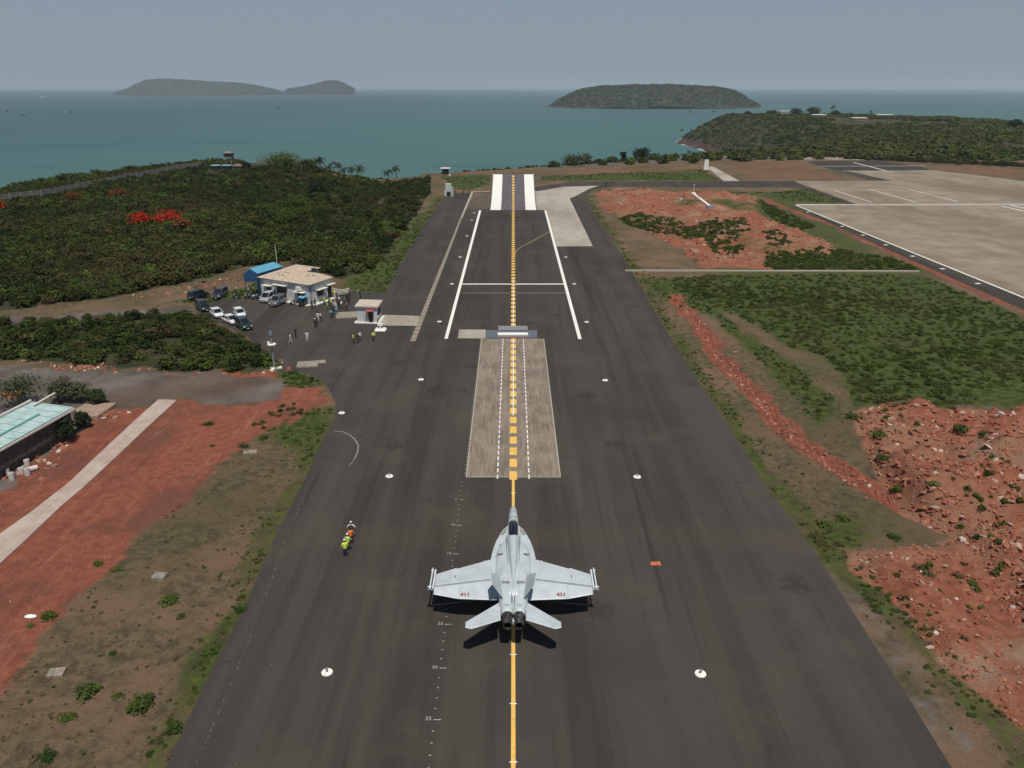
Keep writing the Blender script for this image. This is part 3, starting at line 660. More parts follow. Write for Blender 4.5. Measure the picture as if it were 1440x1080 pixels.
# headland and the plateau to the right, beyond the far fence
head = to2(P([(1000,217),(1125,220),(1300,231),(1440,240),(1800,262)]))+[(1300,800),(760,770),(610,860),(640,960),(720,1180),(740,1400),(660,1540),(560,1610),(430,1620),(310,1560),(290,1400),(290,1230),(320,1100),(330,900),(250,720),(190,560)]
p = pts_in([head], 3.0, .0042, 470, 1700, 2)
pz = fbm(p[:,0], p[:,1], 120, 3, 88); pz2 = fbm(p[:,0], p[:,1], 45, 3, 89)
clear = (sdist(p[:,0], p[:,1], to2(P([(1125,163),(1260,164),(1380,176),(1340,184),(1120,178)], -6))) > 0) | (sdist(p[:,0], p[:,1], to2(P([(1400,200),(1600,196),(1600,215),(1420,212)], 0))) > 0)
kp = (~clear & ((pz2 > .33) | (p[:,0] < 520))) | (clear & (pz2 > .62)); kp &= T(p[:,0], p[:,1]) > SEA+8
p = p[kp]; sz = 2.2+p[:,1]*.0012+3.0*(pz[kp]-.4)+RNG.uniform(-.5, 1.2, len(p)); sz = np.clip(sz, 1.6, 6)
scatter('headland_scrub', lift(p, -.3), np.stack([sz, sz, sz*.8], 1), cH, 'green scrub and low trees covering the far headland', 'scrub')
for k_, (nm, XX, YY, Z, dep) in enumerate(ISL):
    ok = (Z > SEA+9); xx, yy, zz = XX[ok], YY[ok], Z[ok]; front = yy < np.median(YY)+60; xx, yy, zz = xx[front], yy[front], zz[front]
    n_ = 5200 if k_ == 0 else 3600; ii = RNG.integers(0, len(xx), n_); cell = dep/420
    q = np.stack([xx[ii]+RNG.normal(0, cell*.5, n_), yy[ii]+RNG.normal(0, cell*.5, n_), zz[ii]-1], 1)
    s_ = RNG.uniform(.45, 1.1, n_)*(9 if k_ == 0 else 10); scatter('island_scrub', q, np.stack([s_, s_, s_*.6], 1), cH, ['green scrub covering the flat topped right island','dark scrub covering the large left island','dark scrub covering the small peaked left island'][k_], 'scrub')
# darker hedge line along the far fence
hl = P([(1002,216.5),(1060,217),(1125,219.5),(1220,224),(1300,228),(1440,234),(1700,246)]); r_ = []
for a, b in zip(hl[:-1], hl[1:]):
    for _ in range(int((b-a).length/.8)): q = a.lerp(b, random.random()); r_.append((q.x+random.gauss(0,1.5), q.y+random.gauss(0,2.5)))
r_ = np.array(r_); scatter('hedge_growth', lift(r_, -.2), RNG.uniform(1.6, 3.2, len(r_)), cA, 'dark line of bushes along the far perimeter fence', 'scrub')
# right field ground cover
p = pts_in([cover], .7, .0045, 60, 400, .3); nz = fbm(p[:,0], p[:,1], 14, 4, 91); m = fbm(p[:,0], p[:,1], 5, 2, 92)
k = nz+.35*m > .37; p = p[k]; nz = nz[k]; sz = .3+1.1*(nz-.3)+RNG.uniform(0, .35, len(p))
leafG = leaf_mat('leaf_cover', (.026,.042,.009), (.064,.088,.018), (.075,.066,.026), .05)
cG = [clump_mesh('cover_clump', leafG, 1, .5, 120, .13, s+40, 4) for s in range(4)]
scatter('ground_cover', lift(p, -.05), np.clip(sz, .25, 1.3), cG, 'low green creeping plants covering the field right of the runway', 'ground cover')
p = pts_in(greens, .6, .002, 60, 500, .2); scatter('ground_cover', lift(p, -.05), RNG.uniform(.4, 1.1, len(p)), cG+cB[:1], 'green plants growing in patches between the rubble heaps', 'ground cover')
# ragged green verges beside the asphalt, grass tufts on the dry soil
vg = []
for q in green_strips:
    ln = P(q)
    for a, b in zip(ln[:-1], ln[1:]):
        L_ = (b-a).length; nrm = Vector((-(b-a).y, (b-a).x, 0)).normalized()
        for _ in range(int(L_*9)):
            f = random.random(); pp = a.lerp(b, f)+nrm*random.gauss(0, 1.3); vg.append((pp.x, pp.y))
vg = np.array(vg); vg = vg[(sdist(vg[:,0], vg[:,1], to2(P(pd))) < -.3) & (fbm(vg[:,0], vg[:,1], 4, 2, 5) > .4)]
cT = [clump_mesh('tuft', leafG, 1, .5, 80, .15, s+60, 3) for s in range(4)]
scatter('verge_weeds', lift(vg, -.03), RNG.uniform(.15, .42, len(vg)), cT, 'ragged green weeds along the edges of the asphalt', 'weeds')
dryL = to2(P([(236,1085),(292,955),(342,860),(387,755),(427,680),(458,612),(470,570),(400,590),(330,640),(262,700),(178,768),(110,845),(50,905),(0,962),(-500,1200),(-300,1500)]))
dryR = to2(P([(1410,1085),(1255,880),(1085,690),(985,540),(905,410),(940,420),(1010,500),(1130,625),(1212,690),(1212,770),(1300,870),(1440,1035),(1500,1085)]))
dryR2 = to2(P([(1010,500),(1060,452),(1110,490),(1190,545),(1205,600),(1212,680),(1130,620)]))
leafD = leaf_mat('grass_dry', (.075,.06,.03), (.15,.11,.062), (.05,.055,.02), .12)
cD = [clump_mesh('dry_tuft', leafD, 1, .45, 26, .26, s+70, 3) for s in range(4)]
p = pts_in([dryL, dryR, dryR2], .45, .004, 30, 300, .1); nz = fbm(p[:,0], p[:,1], 3, 3, 95); k = nz > .36; p = p[k]
scatter('dry_grass', lift(p, -.03), .07+.22*RNG.uniform(0, 1, len(p))**2, cD+cD+cT[:1], 'dry brown grass tufts on the soil beside the runway', 'grass')
gl = np.concatenate([pts_in([to2(P(q))], .8, .003, 40, 500, .2) for q in gp]); nz = fbm(gl[:,0], gl[:,1], 6, 3, 96); gl = gl[nz > .4]
scatter('verge_weeds', lift(gl, -.03), RNG.uniform(.25, .7, len(gl)), cT+cG[:2], 'green weeds on the rough ground around the airfield', 'weeds')
rv = pts_in([rubA, rubB], 1.4, .01, 30, 160, .5); nz = fbm(rv[:,0], rv[:,1], 7, 3, 99); rv = rv[nz > .56]
scatter('verge_weeds', lift(rv, -.03), RNG.uniform(.25, .75, len(rv)), cT+cG[:2], 'green weeds sprouting in patches among the rubble heaps', 'weeds')
# rubble
t = NT('rubble_stone'); oi = t.n('ShaderNodeObjectInfo'); rnd = oi.outputs['Random']
c = t.mix(t.ramp(rnd, .0, .5), (.21,.060,.033), (.29,.11,.062)); c = t.mix(t.ramp(rnd, .7, .9), c, (.30,.19,.125)); c = t.mix(t.ramp(rnd, .90, .99), c, (.50,.44,.37)); stone_m = t.fin(c, .9)
t = NT('laterite_stone'); rnd = t.n('ShaderNodeObjectInfo').outputs['Random']; c = t.mix(rnd, (.20,.055,.032), (.33,.12,.07)); c = t.mix(t.ramp(rnd, .92, .99), c, (.46,.34,.27)); late_m = t.fin(c, .9)
rk = [rock_mesh('stone', stone_m, s) for s in range(6)]; rl = [rock_mesh('stone', late_m, s+9) for s in range(4)]
for pl, label, sn, sk, lo, hi in ((rubA, 'heaps of red laterite rubble and broken stone dumped on the right', .22, .0026, .06, .50), (rubB, 'red rubble and gravel spread near the lower right edge', .26, .003, .04, .28),
                   (rubC, 'brick red rubble field with pale stones near the apron', .35, .0032, .12, .55), (rubD, 'bank of pale broken stones behind the parked cars', .5, .004, .15, .6)):
    p = pts_in([pl], sn, sk, 25, 520, .1); nz = fbm(p[:,0], p[:,1], 5, 3, 97); k = nz > .34
    if pl is rubC:
        for g_ in greens: k &= sdist(p[:,0], p[:,1], g_) < 0
    if pl is rubC: k &= fbm(p[:,0], p[:,1], 16, 3, 98) > .40
    p = p[k]; s_ = lo+(hi-lo)*RNG.uniform(0, 1, len(p))**3.2
    scatter('rubble', lift(p, .02), np.stack([s_*RNG.uniform(.8,1.6,len(p)), s_, s_*RNG.uniform(.6,1,len(p))], 1), rk+(rl if pl is not rubD else []), label, 'rubble', tilt=.5)
tp = []
for a, b in zip(trench[:-1], trench[1:]):
    for _ in range(int(math.dist(a, b)*14)):
        f = random.random(); tp.append((a[0]+(b[0]-a[0])*f+random.gauss(0,.8), a[1]+(b[1]-a[1])*f+random.gauss(0,.8)))
tp = np.array(tp); scatter('rubble', lift(tp, .02), RNG.uniform(.05, .32, len(tp)), rl+rk[:1], 'line of red stones filling the trench beside the runway verge', 'rubble', tilt=.5)
p = pts_in(red_polys[:2], .6, .004, 30, 200, .3); p = p[RNG.uniform(0, 1, len(p)) < .55]
scatter('gravel', lift(p, .0), RNG.uniform(.02, .09, len(p)), rl+rk[:2], 'loose red gravel on the bare soil at lower left', 'gravel', tilt=.5)
gr_ = P([(0,506),(60,510),(130,520),(200,522),(300,526),(400,522),(384,505)]); tp = []
for a, b in zip(gr_[:-1], gr_[1:]):
    for _ in range(int((b-a).length*1.5)): q = a.lerp(b, random.random()); tp.append((q.x+random.gauss(0,.8), q.y+random.gauss(0,.8)))
a = G(115, 517); tp += [(a.x+random.gauss(0,2.2), a.y+random.gauss(0,.9)) for _ in range(120)]
tp = np.array(tp); scatter('rubble', lift(tp, .02), RNG.uniform(.06, .38, len(tp)), rk, 'pale rubble along the edge of the grey yard', 'rubble', tilt=.5)
# ------------------------------------------------------------------ trees
bark = plain('bark', (.12,.09,.065), .9); palm_bark = plain('palm_bark', (.17,.14,.11), .9)
palm_leaf = leaf_mat('palm_leaf', (.020,.032,.010), (.035,.05,.016)); palm_leaf2 = leaf_mat('palm_leaf_dry', (.09,.06,.03), (.06,.05,.02))
def palm_crown(mb, c, r, n, rnd, dry=0):
    for k in range(n):
        az = 2*PI*k/n+rnd.uniform(-.2,.2); el = rnd.uniform(-.35, 1.1); L = r*rnd.uniform(.8, 1.1)
        p = Vector(c); d = Vector((math.cos(az)*math.cos(el), math.sin(az)*math.cos(el), math.sin(el))); pr = []
        for s in range(7): pr.append(p.copy()); p = p+d*(L/6); d.z -= .26; d.normalize()
        side = Vector((-math.sin(az), math.cos(az), 0))
        for s in range(6):
            w0 = r*.17*math.sin(PI*(s+.4)/7.2); w1 = r*.17*math.sin(PI*(s+1.4)/7.2)
            dn = Vector((0,0,-1))
            for sg in (-1, 1):
                for h in range(2):
                    a0 = pr[s].lerp(pr[s+1], h/2); a1 = pr[s].lerp(pr[s+1], h/2+.34)
                    e = side*sg*(w0+w1)/2*1.2+dn*w0*.55+(pr[s+1]-pr[s])*.35
                    mb.add([a0, a1, a1+e, a0+e*.92], [(0,1,2,3)], 1 if rnd.random() < dry else 0)
def palm(x, y, zc, label, r=2.6, dry=.1, seed=0, group='coconut palms above the sea'):
    rnd = random.Random(seed); g = T1(x, y)
    root = empty('coconut_palm', label, 'palm tree', (x, y, g), 0, group); H = zc-g
    lean = rnd.uniform(-.06,.06)*H; mb = MB(); mb.tube([(0,0,-.5),(lean*.15,0,H*.3),(lean*.5,0,H*.65),(lean,0,H)], [.28,.2,.17,.13], 7); mb.build('trunk', palm_bark, root)
    mb = MB(); palm_crown(mb, (lean, 0, H-.1), r, 17, rnd, dry); mb.build('crown', [palm_leaf, palm_leaf2], root)
    return root
PL = [(428.7,227.5,352,2.2,'smallest palm at the left end of the row, beside the scrub crest'),(450,224,350,3.0,'tallest coconut palm of the left row against the sea'),(441,236,352,1.3,'stunted palm low on the crest between two taller palms'),(463,234,352,2.7,'bushy palm with brownish fronds next to the tallest palm'),
      (475,230.5,350,2.6,'palm with a full dark crown third along the row'),(483,238,350,2.3,'short palm leaning beside the full crowned palm'),(493,238,350,2.2,'thin palm in the middle of the row'),(506,236,350,2.8,'dark palm at the right end of the long row'),
      (546.7,241,350,2.6,'shorter palm of the separate pair left of the runway end'),(556.7,235.5,350,2.2,'taller palm of the separate pair left of the runway end')]
for i, (px, py, d, r, lb) in enumerate(PL):
    q = at_depth(px, py, d+25); palm(q.x, q.y, q.z, lb, r*1.3, .35 if i == 3 else .08, i)
def tree(name, label, cat, loc, rad, H, mat, seed, n=900, size=.3, group=None, flat=.8, trunk_frac=.35, lobes=12):
    root = empty(name, label, cat, loc, 0, group); rnd = random.Random(seed); mb = MB()
    mb.tube([(0,0,-.3),(.05*H*rnd.uniform(-1,1),0,H*trunk_frac),(0,0,H*.75)], [.05*H*.6,.05*H*.4,.03], 7)
    for k in range(5):
        a = 2*PI*k/5+rnd.random(); mb.tube([(0,0,H*trunk_frac*.8),(math.cos(a)*rad*.35, math.sin(a)*rad*.35, H*.6),(math.cos(a)*rad*.7, math.sin(a)*rad*.7, H*.78)], [.04*H*.35,.05,.02], 5)
    mb.build('trunk', bark, root)
    me = clump_mesh('crown', mat, rad*1.15, H*(1-trunk_frac)*1.1, n, size, seed, lobes, H*trunk_frac*.7)
    o = bpy.data.objects.new('crown', me); COL.objects.link(o); o.parent = root
    return root
leafT = leaf_mat('leaf_dark_tree', (.014,.022,.010), (.022,.034,.013)); leafT2 = leaf_mat('leaf_mid_tree', (.03,.045,.016), (.045,.062,.02)); leafO = leaf_mat('leaf_olive', (.045,.05,.025), (.075,.075,.04))
flame = leaf_mat('flame_flower', (.38,.020,.010), (.52,.045,.02)); flame2 = leaf_mat('flame_flower_faded', (.11,.045,.014), (.16,.06,.018))
def bigtree(px, pyt, pyb, d, wpx, name, lb, cat, mat, seed, n=900, tf=.2, size=None, group=None):
    top = at_depth(px, pyt, d); g = T1(top.x, top.y); H = max(2.5, top.z-g); rad = wpx/2*d/FPX
    return tree(name, lb, cat, (top.x, top.y, g), rad, H, mat, seed, n, size or max(.25, d*.0010), group, trunk_frac=tf)
bigtree(877.5, 209, 224, 455, 10, 'slender_tree', 'narrow upright dark tree left of the rounded tree on the clifftop', 'tree', leafT, 1)
bigtree(901, 204, 226, 460, 27, 'broad_tree', 'large rounded dark tree on the clifftop above the bay', 'tree', leafT, 2, 1500)
bigtree(824, 215, 236, 430, 22, 'thin_crowned_tree', 'thin crowned tree with bare twigs at the clifftop edge', 'tree', leafO, 3, 350)
bigtree(806, 222, 238, 425, 34, 'clifftop_bush', 'wide rounded bush on the cliff edge left of the thin crowned tree', 'bush', leafT2, 4, 1300)
bigtree(848, 228, 238, 425, 15, 'clifftop_bush', 'small bush at the roadside below the slender tree', 'bush', leafT2, 5, 500)
bigtree(862, 222, 232, 440, 16, 'clifftop_bush', 'mid green bush touching the slender tree', 'bush', leafT2, 6, 500)
bigtree(921, 213, 228, 465, 18, 'clifftop_bush', 'dark bush right of the large rounded tree', 'bush', leafT, 7, 500)
bigtree(780, 229, 240, 415, 20, 'clifftop_bush', 'leftmost low bush of the cliff edge beyond the ramp', 'bush', leafT2, 8, 500)
bigtree(346, 226.5, 238, 385, 15, 'dark_round_tree', 'dark round tree beside the watchtower', 'tree', leafT, 9, 900)
bigtree(395, 222, 235, 400, 60, 'crest_tree', 'broad green tree mass on the crest right of the watchtower', 'tree', leafB, 10, 2600)
bigtree(432, 228, 240, 390, 34, 'crest_tree', 'rounded green tree on the crest where the palms begin', 'tree', leafB, 11, 1300)
bigtree(447, 250, 280, 305, 38, 'dark_hill_tree', 'dark tree cluster on the right shoulder of the hill', 'tree', leafT, 12, 1600)
bigtree(418, 275, 300, 270, 34, 'pale_leaf_tree', 'large leaved bright green tree in the middle of the hill scrub', 'tree', leafB, 13, 1300)
bigtree(405, 300, 318, 240, 50, 'pale_leaf_tree', 'rounded bright bush mass below the hill centre', 'tree', leafB, 14, 1500)
for px, py, w, lb, mt, sd in ((197,311,36,'left red flowering flame tree on the hillside',flame,1),(238,308,40,'right and larger red flowering flame tree on the hillside',flame,2),(258,318,24,'faded orange flame tree touching the right red one',flame2,3),(2,290,20,'red flame tree cut by the left edge of the view',flame,4),(168,272,26,'dull orange flame tree high on the hill near the fence',flame2,5),(105,277,22,'faint orange flame tree left of the other near the fence',flame2,6)):
    g = hit(px, py+10); d = (40-g.z)/(SP+CP*(py+10-540)/FPX)
    tree('flame_tree', lb, 'tree', (g.x, g.y, g.z), w/2*d/FPX, 4.6, mt, sd+40, 650, .26, 'flame trees on the hill', trunk_frac=.55)
    # flat topped crown
# palms by the beach
for i in range(15):
    px = 948+i*5.3+random.uniform(-2, 2); d = 820+random.uniform(-60, 160); py = random.uniform(206, 216)
    q = at_depth(px, py, d); g = T1(q.x, q.y)
    if q.z-g < 6: q.z = g+random.uniform(9, 14)
    palm(q.x, q.y, min(q.z, g+26), 'dark coconut palm in the grove behind the small beach', 4.4, .05, 50+i, 'coconut palms of the beach grove')
for px, py, d, lb in ((959,182,1500,'lone palm standing by the chimney at the headland tip'),(1169,151,1500,'left palm of the pair above the headland huts'),(1174,149.5,1500,'right palm of the pair above the headland huts'),(1225,156,1440,'single palm above the long white wall')):
    q = at_depth(px, py, d); palm(q.x, q.y, max(q.z, T1(q.x, q.y)+8), lb, 5.0, 0, int(px), 'palms on the headland')
for i, (px, py, w, lb) in enumerate(((1146,152.5,24,'largest dark tree on the headland skyline'),(1120,155,22,'dark tree right of the white headland house'),(1053,158,10,'small round tree left end of the headland skyline'),(1085,157.5,16,'low dark tree left of the white headland house'),(1175,157,14,'small tree below the pair of headland palms'),(1430,168,20,'dark tree at the right end of the skyline'))):
    bigtree(px, py, 165, 1420 if px < 1400 else 800, w, 'skyline_tree', lb, 'tree', leafT, 80+i, 700, size=1.3, group='trees on the headland skyline')
# shrubs near the teal roofed building
for px, py, w, H, lb, mt, sd in ((30,572,62,4.2,'large leafy shrub behind the teal roofed building',leafT2,1),(84,566,40,3.6,'open branched shrub right of the large leafy shrub',leafO,2),(112,568,34,3.0,'olive shrub nearest the grey yard',leafO,3),(138,572,28,2.4,'light green shrub at the corner of the flat slab',leafT2,4),(92,622,40,3.2,'dark shrub against the wall below the teal roof',leafT,5),(118,604,24,2.2,'dark bush beside the flat concrete slab',leafT,6)):
    g = hit(px, py); d = 40/(SP+CP*(py-540)/FPX); tree('shrub', lb, 'shrub', g, w/2*d/FPX, H, mt, sd+90, 900, .16, 'shrubs around the teal roofed building', trunk_frac=.2)
# separate weeds on the dry soil
WD = [(345,632,1.0,'green bush left of the slab in the dry grass'),(372,618,1.0,'taller green bush above the broken slab'),(378,606,.5,'small bush at the top of the dry grass'),(405,622,.4,'small bush right of the broken slab'),(300,632,.6,'small bush on the edge of the red soil'),(295,600,1.1,'wide green patch plant on the red soil'),
      (70,872,1.0,'green weed beside the white litter on the red soil'),(45,888,.5,'small weed below the white litter'),(165,806,.7,'weed pair left of the broken cover'),(140,800,.8,'leafy weed on the boundary of red soil and grass'),(240,850,1.2,'spreading green weed below the broken cover'),(255,870,.6,'small weed below the spreading one'),
      (120,980,1.3,'spreading weed right of the square cover'),(200,1005,1.5,'largest leafy weed at lower left'),(97,1018,.8,'round weed at lower left'),(168,990,.6,'small weed between the two larger ones'),(245,1028,.9,'weed beside the asphalt edge at lower left'),(295,925,.9,'weed at the asphalt edge'),
      (160,925,.5,'small dark weed in the middle of the dry grass'),(70,1075,.9,'weed at the bottom edge of the view'),(340,865,.8,'green weed by the asphalt halfway up'),(1262,690,1.2,'dark bush at the edge of the large rubble heap'),(1243,650,1.4,'dark bush left of the large rubble heap'),(1235,615,1.6,'tall weed beside the rubble heap'),
      (1202,590,1.7,'bushy plant left of the highest rubble heap'),(1350,605,1.6,'dark green bush growing between the rubble mounds'),(1385,612,1.2,'green bush on the right mound'),(1312,690,.9,'small bush on the rubble slope'),(1263,812,.5,'single small weed on the red gravel'),(1372,830,.8,'green weed in the lower rubble'),(1258,760,1.0,'weed on the verge right of the runway'),(1160,740,1.3,'bright green bush on the right verge'),(1185,735,1.1,'second bright bush on the right verge')]
wm = [clump_mesh('foliage', leafB, 1.1, .45, 260, .11, s+200, 8) for s in range(4)]
for i, (px, py, s, lb) in enumerate(WD):
    g = hit(px, py); o = bpy.data.objects.new('weed_bush', wm[i % 4]); COL.objects.link(o); o.location = g-Vector((0,0,.05)); o.scale = (s*.85, s*.75, s*.7); o.rotation_euler.z = i*1.3
    tag(o, lb, 'bush', 'weeds and bushes on the bare soil')
# ------------------------------------------------------------------ fighter jet
def jet_paint(name, c, k=.85):
    t = NT(name); n = t.noise(.9, 5, .6); n2 = t.noise(4, 5, .7, t.mapv((1,.25,1)))
    sx = t.n('ShaderNodeSeparateXYZ'); t.l(t.co(), sx.inputs[0])
    col = t.mix(t.ramp(n, .3, .7), tuple(x*k for x in c), c); col = t.mix(t.ramp(n2, .5, .8, 0, .35), col, tuple(x*.72 for x in c))
    for a, s in ((1, .55), (0, .62)):
        fr = t.math('FRACT', t.math('MULTIPLY', t.math('ADD', sx.outputs[a], .37), s)); col = t.mix(t.ramp(fr, .014, .006, 0, .30), col, tuple(x*.55 for x in c))
    return t.fin(col, .42, spec=.4)
jp = jet_paint('jet_grey', (.50,.545,.56)); jdark = plain('jet_dark_grey', (.16,.19,.21), .5); seamm = plain('panel_gap', (.10,.12,.13), .7)
jedge = plain('edge_sealant', (.62,.66,.68), .5); black = plain('black_opening', (.012,.012,.014), .6); lerx_m = plain('walkway_grey', (.24,.235,.21), .8)
cockpit_m = plain('cockpit_interior', (.015,.015,.02), .5); rubber = plain('rubber', (.02,.02,.02), .85); redm = plain('red_marking', (.42,.05,.06), .6); numd = plain('number_shadow', (.05,.045,.06), .6)
t = NT('canopy_glass'); t.b.inputs['Transmission Weight'].default_value = .55; t.b.inputs['IOR'].default_value = 1.3; glass_m = t.fin((.03,.03,.055), .06, spec=.8)
t = NT('burnt_metal'); sx = t.n('ShaderNodeSeparateXYZ'); t.l(t.co('Object'), sx.inputs[0]); an = t.noise(14, 2, .5, t.mapv((1,.05,1))); noz_m = t.fin(t.mix(t.ramp(an, .42, .6), (.05,.045,.04), (.26,.225,.20)), .42, .85)
JY = 57.0
jet = empty('fighter_jet', 'grey twin engine twin tailed fighter jet parked on the yellow centreline', 'fighter jet', (0.0, JY, 0))
def ell(y, cx, cz, rx, rz, n=20, e=2.0, flat=0):
    r = []
    for k in range(n):
        th = 2*PI*k/n; c, s = math.cos(th), math.sin(th)
        r.append((cx+rx*math.copysign(abs(c)**(2/e), c), y-JY, cz+rz*math.copysign(abs(s)**(2/e), s)))
    return r
mb = MB()
# forward fuselage, spine
SPN = [(66.35,.02,2.08,.02),(66.2,.13,2.08,.13),(65.8,.24,2.08,.25),(65.2,.34,2.1,.36),(64.2,.43,2.13,.48),(63.0,.48,2.2,.58),(62.0,.52,2.25,.66),(61.0,.56,2.3,.70),(59.6,.60,2.4,.86),(58.8,.58,2.5,.92),(57.5,.52,2.55,.92),(56.2,.46,2.6,.86),(54.8,.33,2.65,.72),(53.4,.22,2.7,.58),(52.0,.14,2.7,.48),(50.5,.10,2.6,.44),(49.6,.05,2.4,.4)]
mb.rings([ell(y, 0, cz, rx, rz, 20) for y, rx, cz, rz in SPN])
# broad body: deck, engine humps; superellipse sections
BD = [(60.4,.60,2.1,.42),(59.4,.95,2.15,.55),(58.0,1.35,2.2,.72),(56.8,1.55,2.2,.80),(55.0,1.55,2.2,.84),(53.2,1.42,2.22,.86),(51.8,1.22,2.25,.84),(50.8,1.08,2.28,.80)]
mb.rings([ell(y, 0, cz, rx, rz, 28, 3.4) for y, rx, cz, rz in BD])
for s in (-1, 1):
    mb.rings([ell(y, s*cx, cz, r, r2, 20, 2.3) for y, cx, cz, r, r2 in ((57.5,.80,2.35,.3,.3),(56,.78,2.42,.5,.55),(54,.72,2.5,.56,.62),(52.0,.62,2.48,.58,.66),(50.9,.57,2.45,.60,.66),(50.2,.52,2.4,.57,.60),(49.6,.47,2.35,.49,.50),(49.2,.45,2.33,.46,.46))])
    # intakes
    mb.rings([ell(y, s*1.02, 1.95, .40, .42, 16, 4) for y in (58.6, 56.5, 54)])
# leading edge extensions: ogival plan
LX = [(61.9,.42,2.62),(61.2,.86,2.62),(60.3,1.2,2.6),(59.3,1.5,2.58),(58.2,1.72,2.56),(57.2,1.85,2.54),(56.3,1.93,2.52),(55.4,1.95,2.5)]
vs = []; fs = []
for y, x, z in LX:
    for s in (-1, 1): vs += [(s*.25, y-JY, z+.10), (s*(x-.06), y-JY, z+.035), (s*x, y-JY, z), (s*(x-.06), y-JY, z-.05), (s*.25, y-JY, z-.12)]
for i in range(len(LX)-1):
    for sd in (0, 5):
        for k in range(4):
            a = i*10+sd+k; q = (a, a+1, a+11, a+10); fs.append(q if sd else q[::-1])
fs.append((4,3,2,1,0)); fs.append((5,6,7,8,9)); mb.add(vs, fs, 0)
# small fairing blisters beside the fins and the beaver tail
for s in (-1, 1):
    mb.rings([ell(y, s*1.02, 2.95, r, r*.6, 10) for y, r in ((53.9,.03),(53.3,.16),(52,.17),(50.9,.12),(50.4,.05))])
mb.box((0, 48.95-JY, 2.25), (.10, 1.1, .22))
fus = mb.build('fuselage', jp, jet)
def on(name, mb, mats, parent=jet): return mb.build(name, mats, parent)
# panel lines, grilles and vents that stand proud of the deck
def deck_z(x, y):
    return 3.06
# cockpit and canopy
CN = [(62.45,.10,2.80,.04),(62.2,.30,2.82,.16),(61.7,.40,2.84,.34),(61.1,.43,2.86,.48),(60.4,.44,2.92,.50),(59.7,.41,3.02,.44),(59.25,.33,3.12,.30),(59.0,.20,3.2,.18)]
mb = MB(); mb.rings([[(x, y, max(z, cz-.05)) for x, y, z in ell(yy, 0, cz, rx, rz, 20)] for yy, rx, cz, rz in CN]); can = on('canopy', mb, glass_m)
mb = MB(); mb.rings([ell(yy, 0, 2.79, rx+.05, .10, 18) for yy, rx, cz, rz in CN])
for y in (61.6,):
    mb.rings([ell(y+.05, 0, 2.86, .43, .40, 18), ell(y-.02, 0, 2.86, .44, .42, 18)], cap=False)
mb.build('canopy_frame', jp, can)
mb = MB(); mb.box((0, 60.3-JY, 2.86), (.42, .5, .5)); on('cockpit_seat', mb, cockpit_m); mb = MB(); mb.box((0, 61.4-JY, 2.92), (.5, .35, .2)); on('instrument_panel', mb, cockpit_m)
mb = MB(); mb.ball((0, 60.45-JY, 3.14), (.13,.15,.14), 0, 10, 6); on('headrest', mb, plain('seat_pad', (.32,.32,.34), .7))
# grey walkway patches at the front of the extensions
for s in (-1, 1):
    mb = MB(); q = [(s*.56,61.35),(s*.78,61.05),(s*1.10,60.2),(s*.98,60.1),(s*.66,60.45)]
    mb.prism([(x, y-JY) for x, y in q], 2.66, 2.675+.03); on('walkway_patch', mb, lerx_m)
def plate(mb, poly3, th, m=0, camber=0):
    """thin lifting surface from (x, y, z) outline in order, rounded by a bevel of the mid line"""
    n = len(poly3); c = sum((Vector(p) for p in poly3), Vector())/n
    up = [Vector(p)+Vector((0,0,th*.12)) for p in poly3]; dn = [Vector(p)-Vector((0,0,th*.12)) for p in poly3]
    iu = [Vector(p).lerp(c, .12)+Vector((0,0,th*.5)) for p in poly3]; idn = [Vector(p).lerp(c, .12)-Vector((0,0,th*.5)) for p in poly3]
    vs = up+iu+dn+idn; fs = [tuple(range(n, 2*n)), tuple(range(4*n-1, 3*n-1, -1))]
    A = sum(poly3[i][0]*poly3[(i+1)%n][1]-poly3[(i+1)%n][0]*poly3[i][1] for i in range(n))
    for i in range(n):
        j = (i+1) % n; fs += [(i, j, n+j, n+i), (2*n+j, 2*n+i, 3*n+i, 3*n+j), (2*n+i, 2*n+j, j, i)]
    if A < 0: fs = [f[::-1] for f in fs]
    mb.add(vs, fs, m)
WZ = lambda x: 2.62-.02*(abs(x)-1.8)
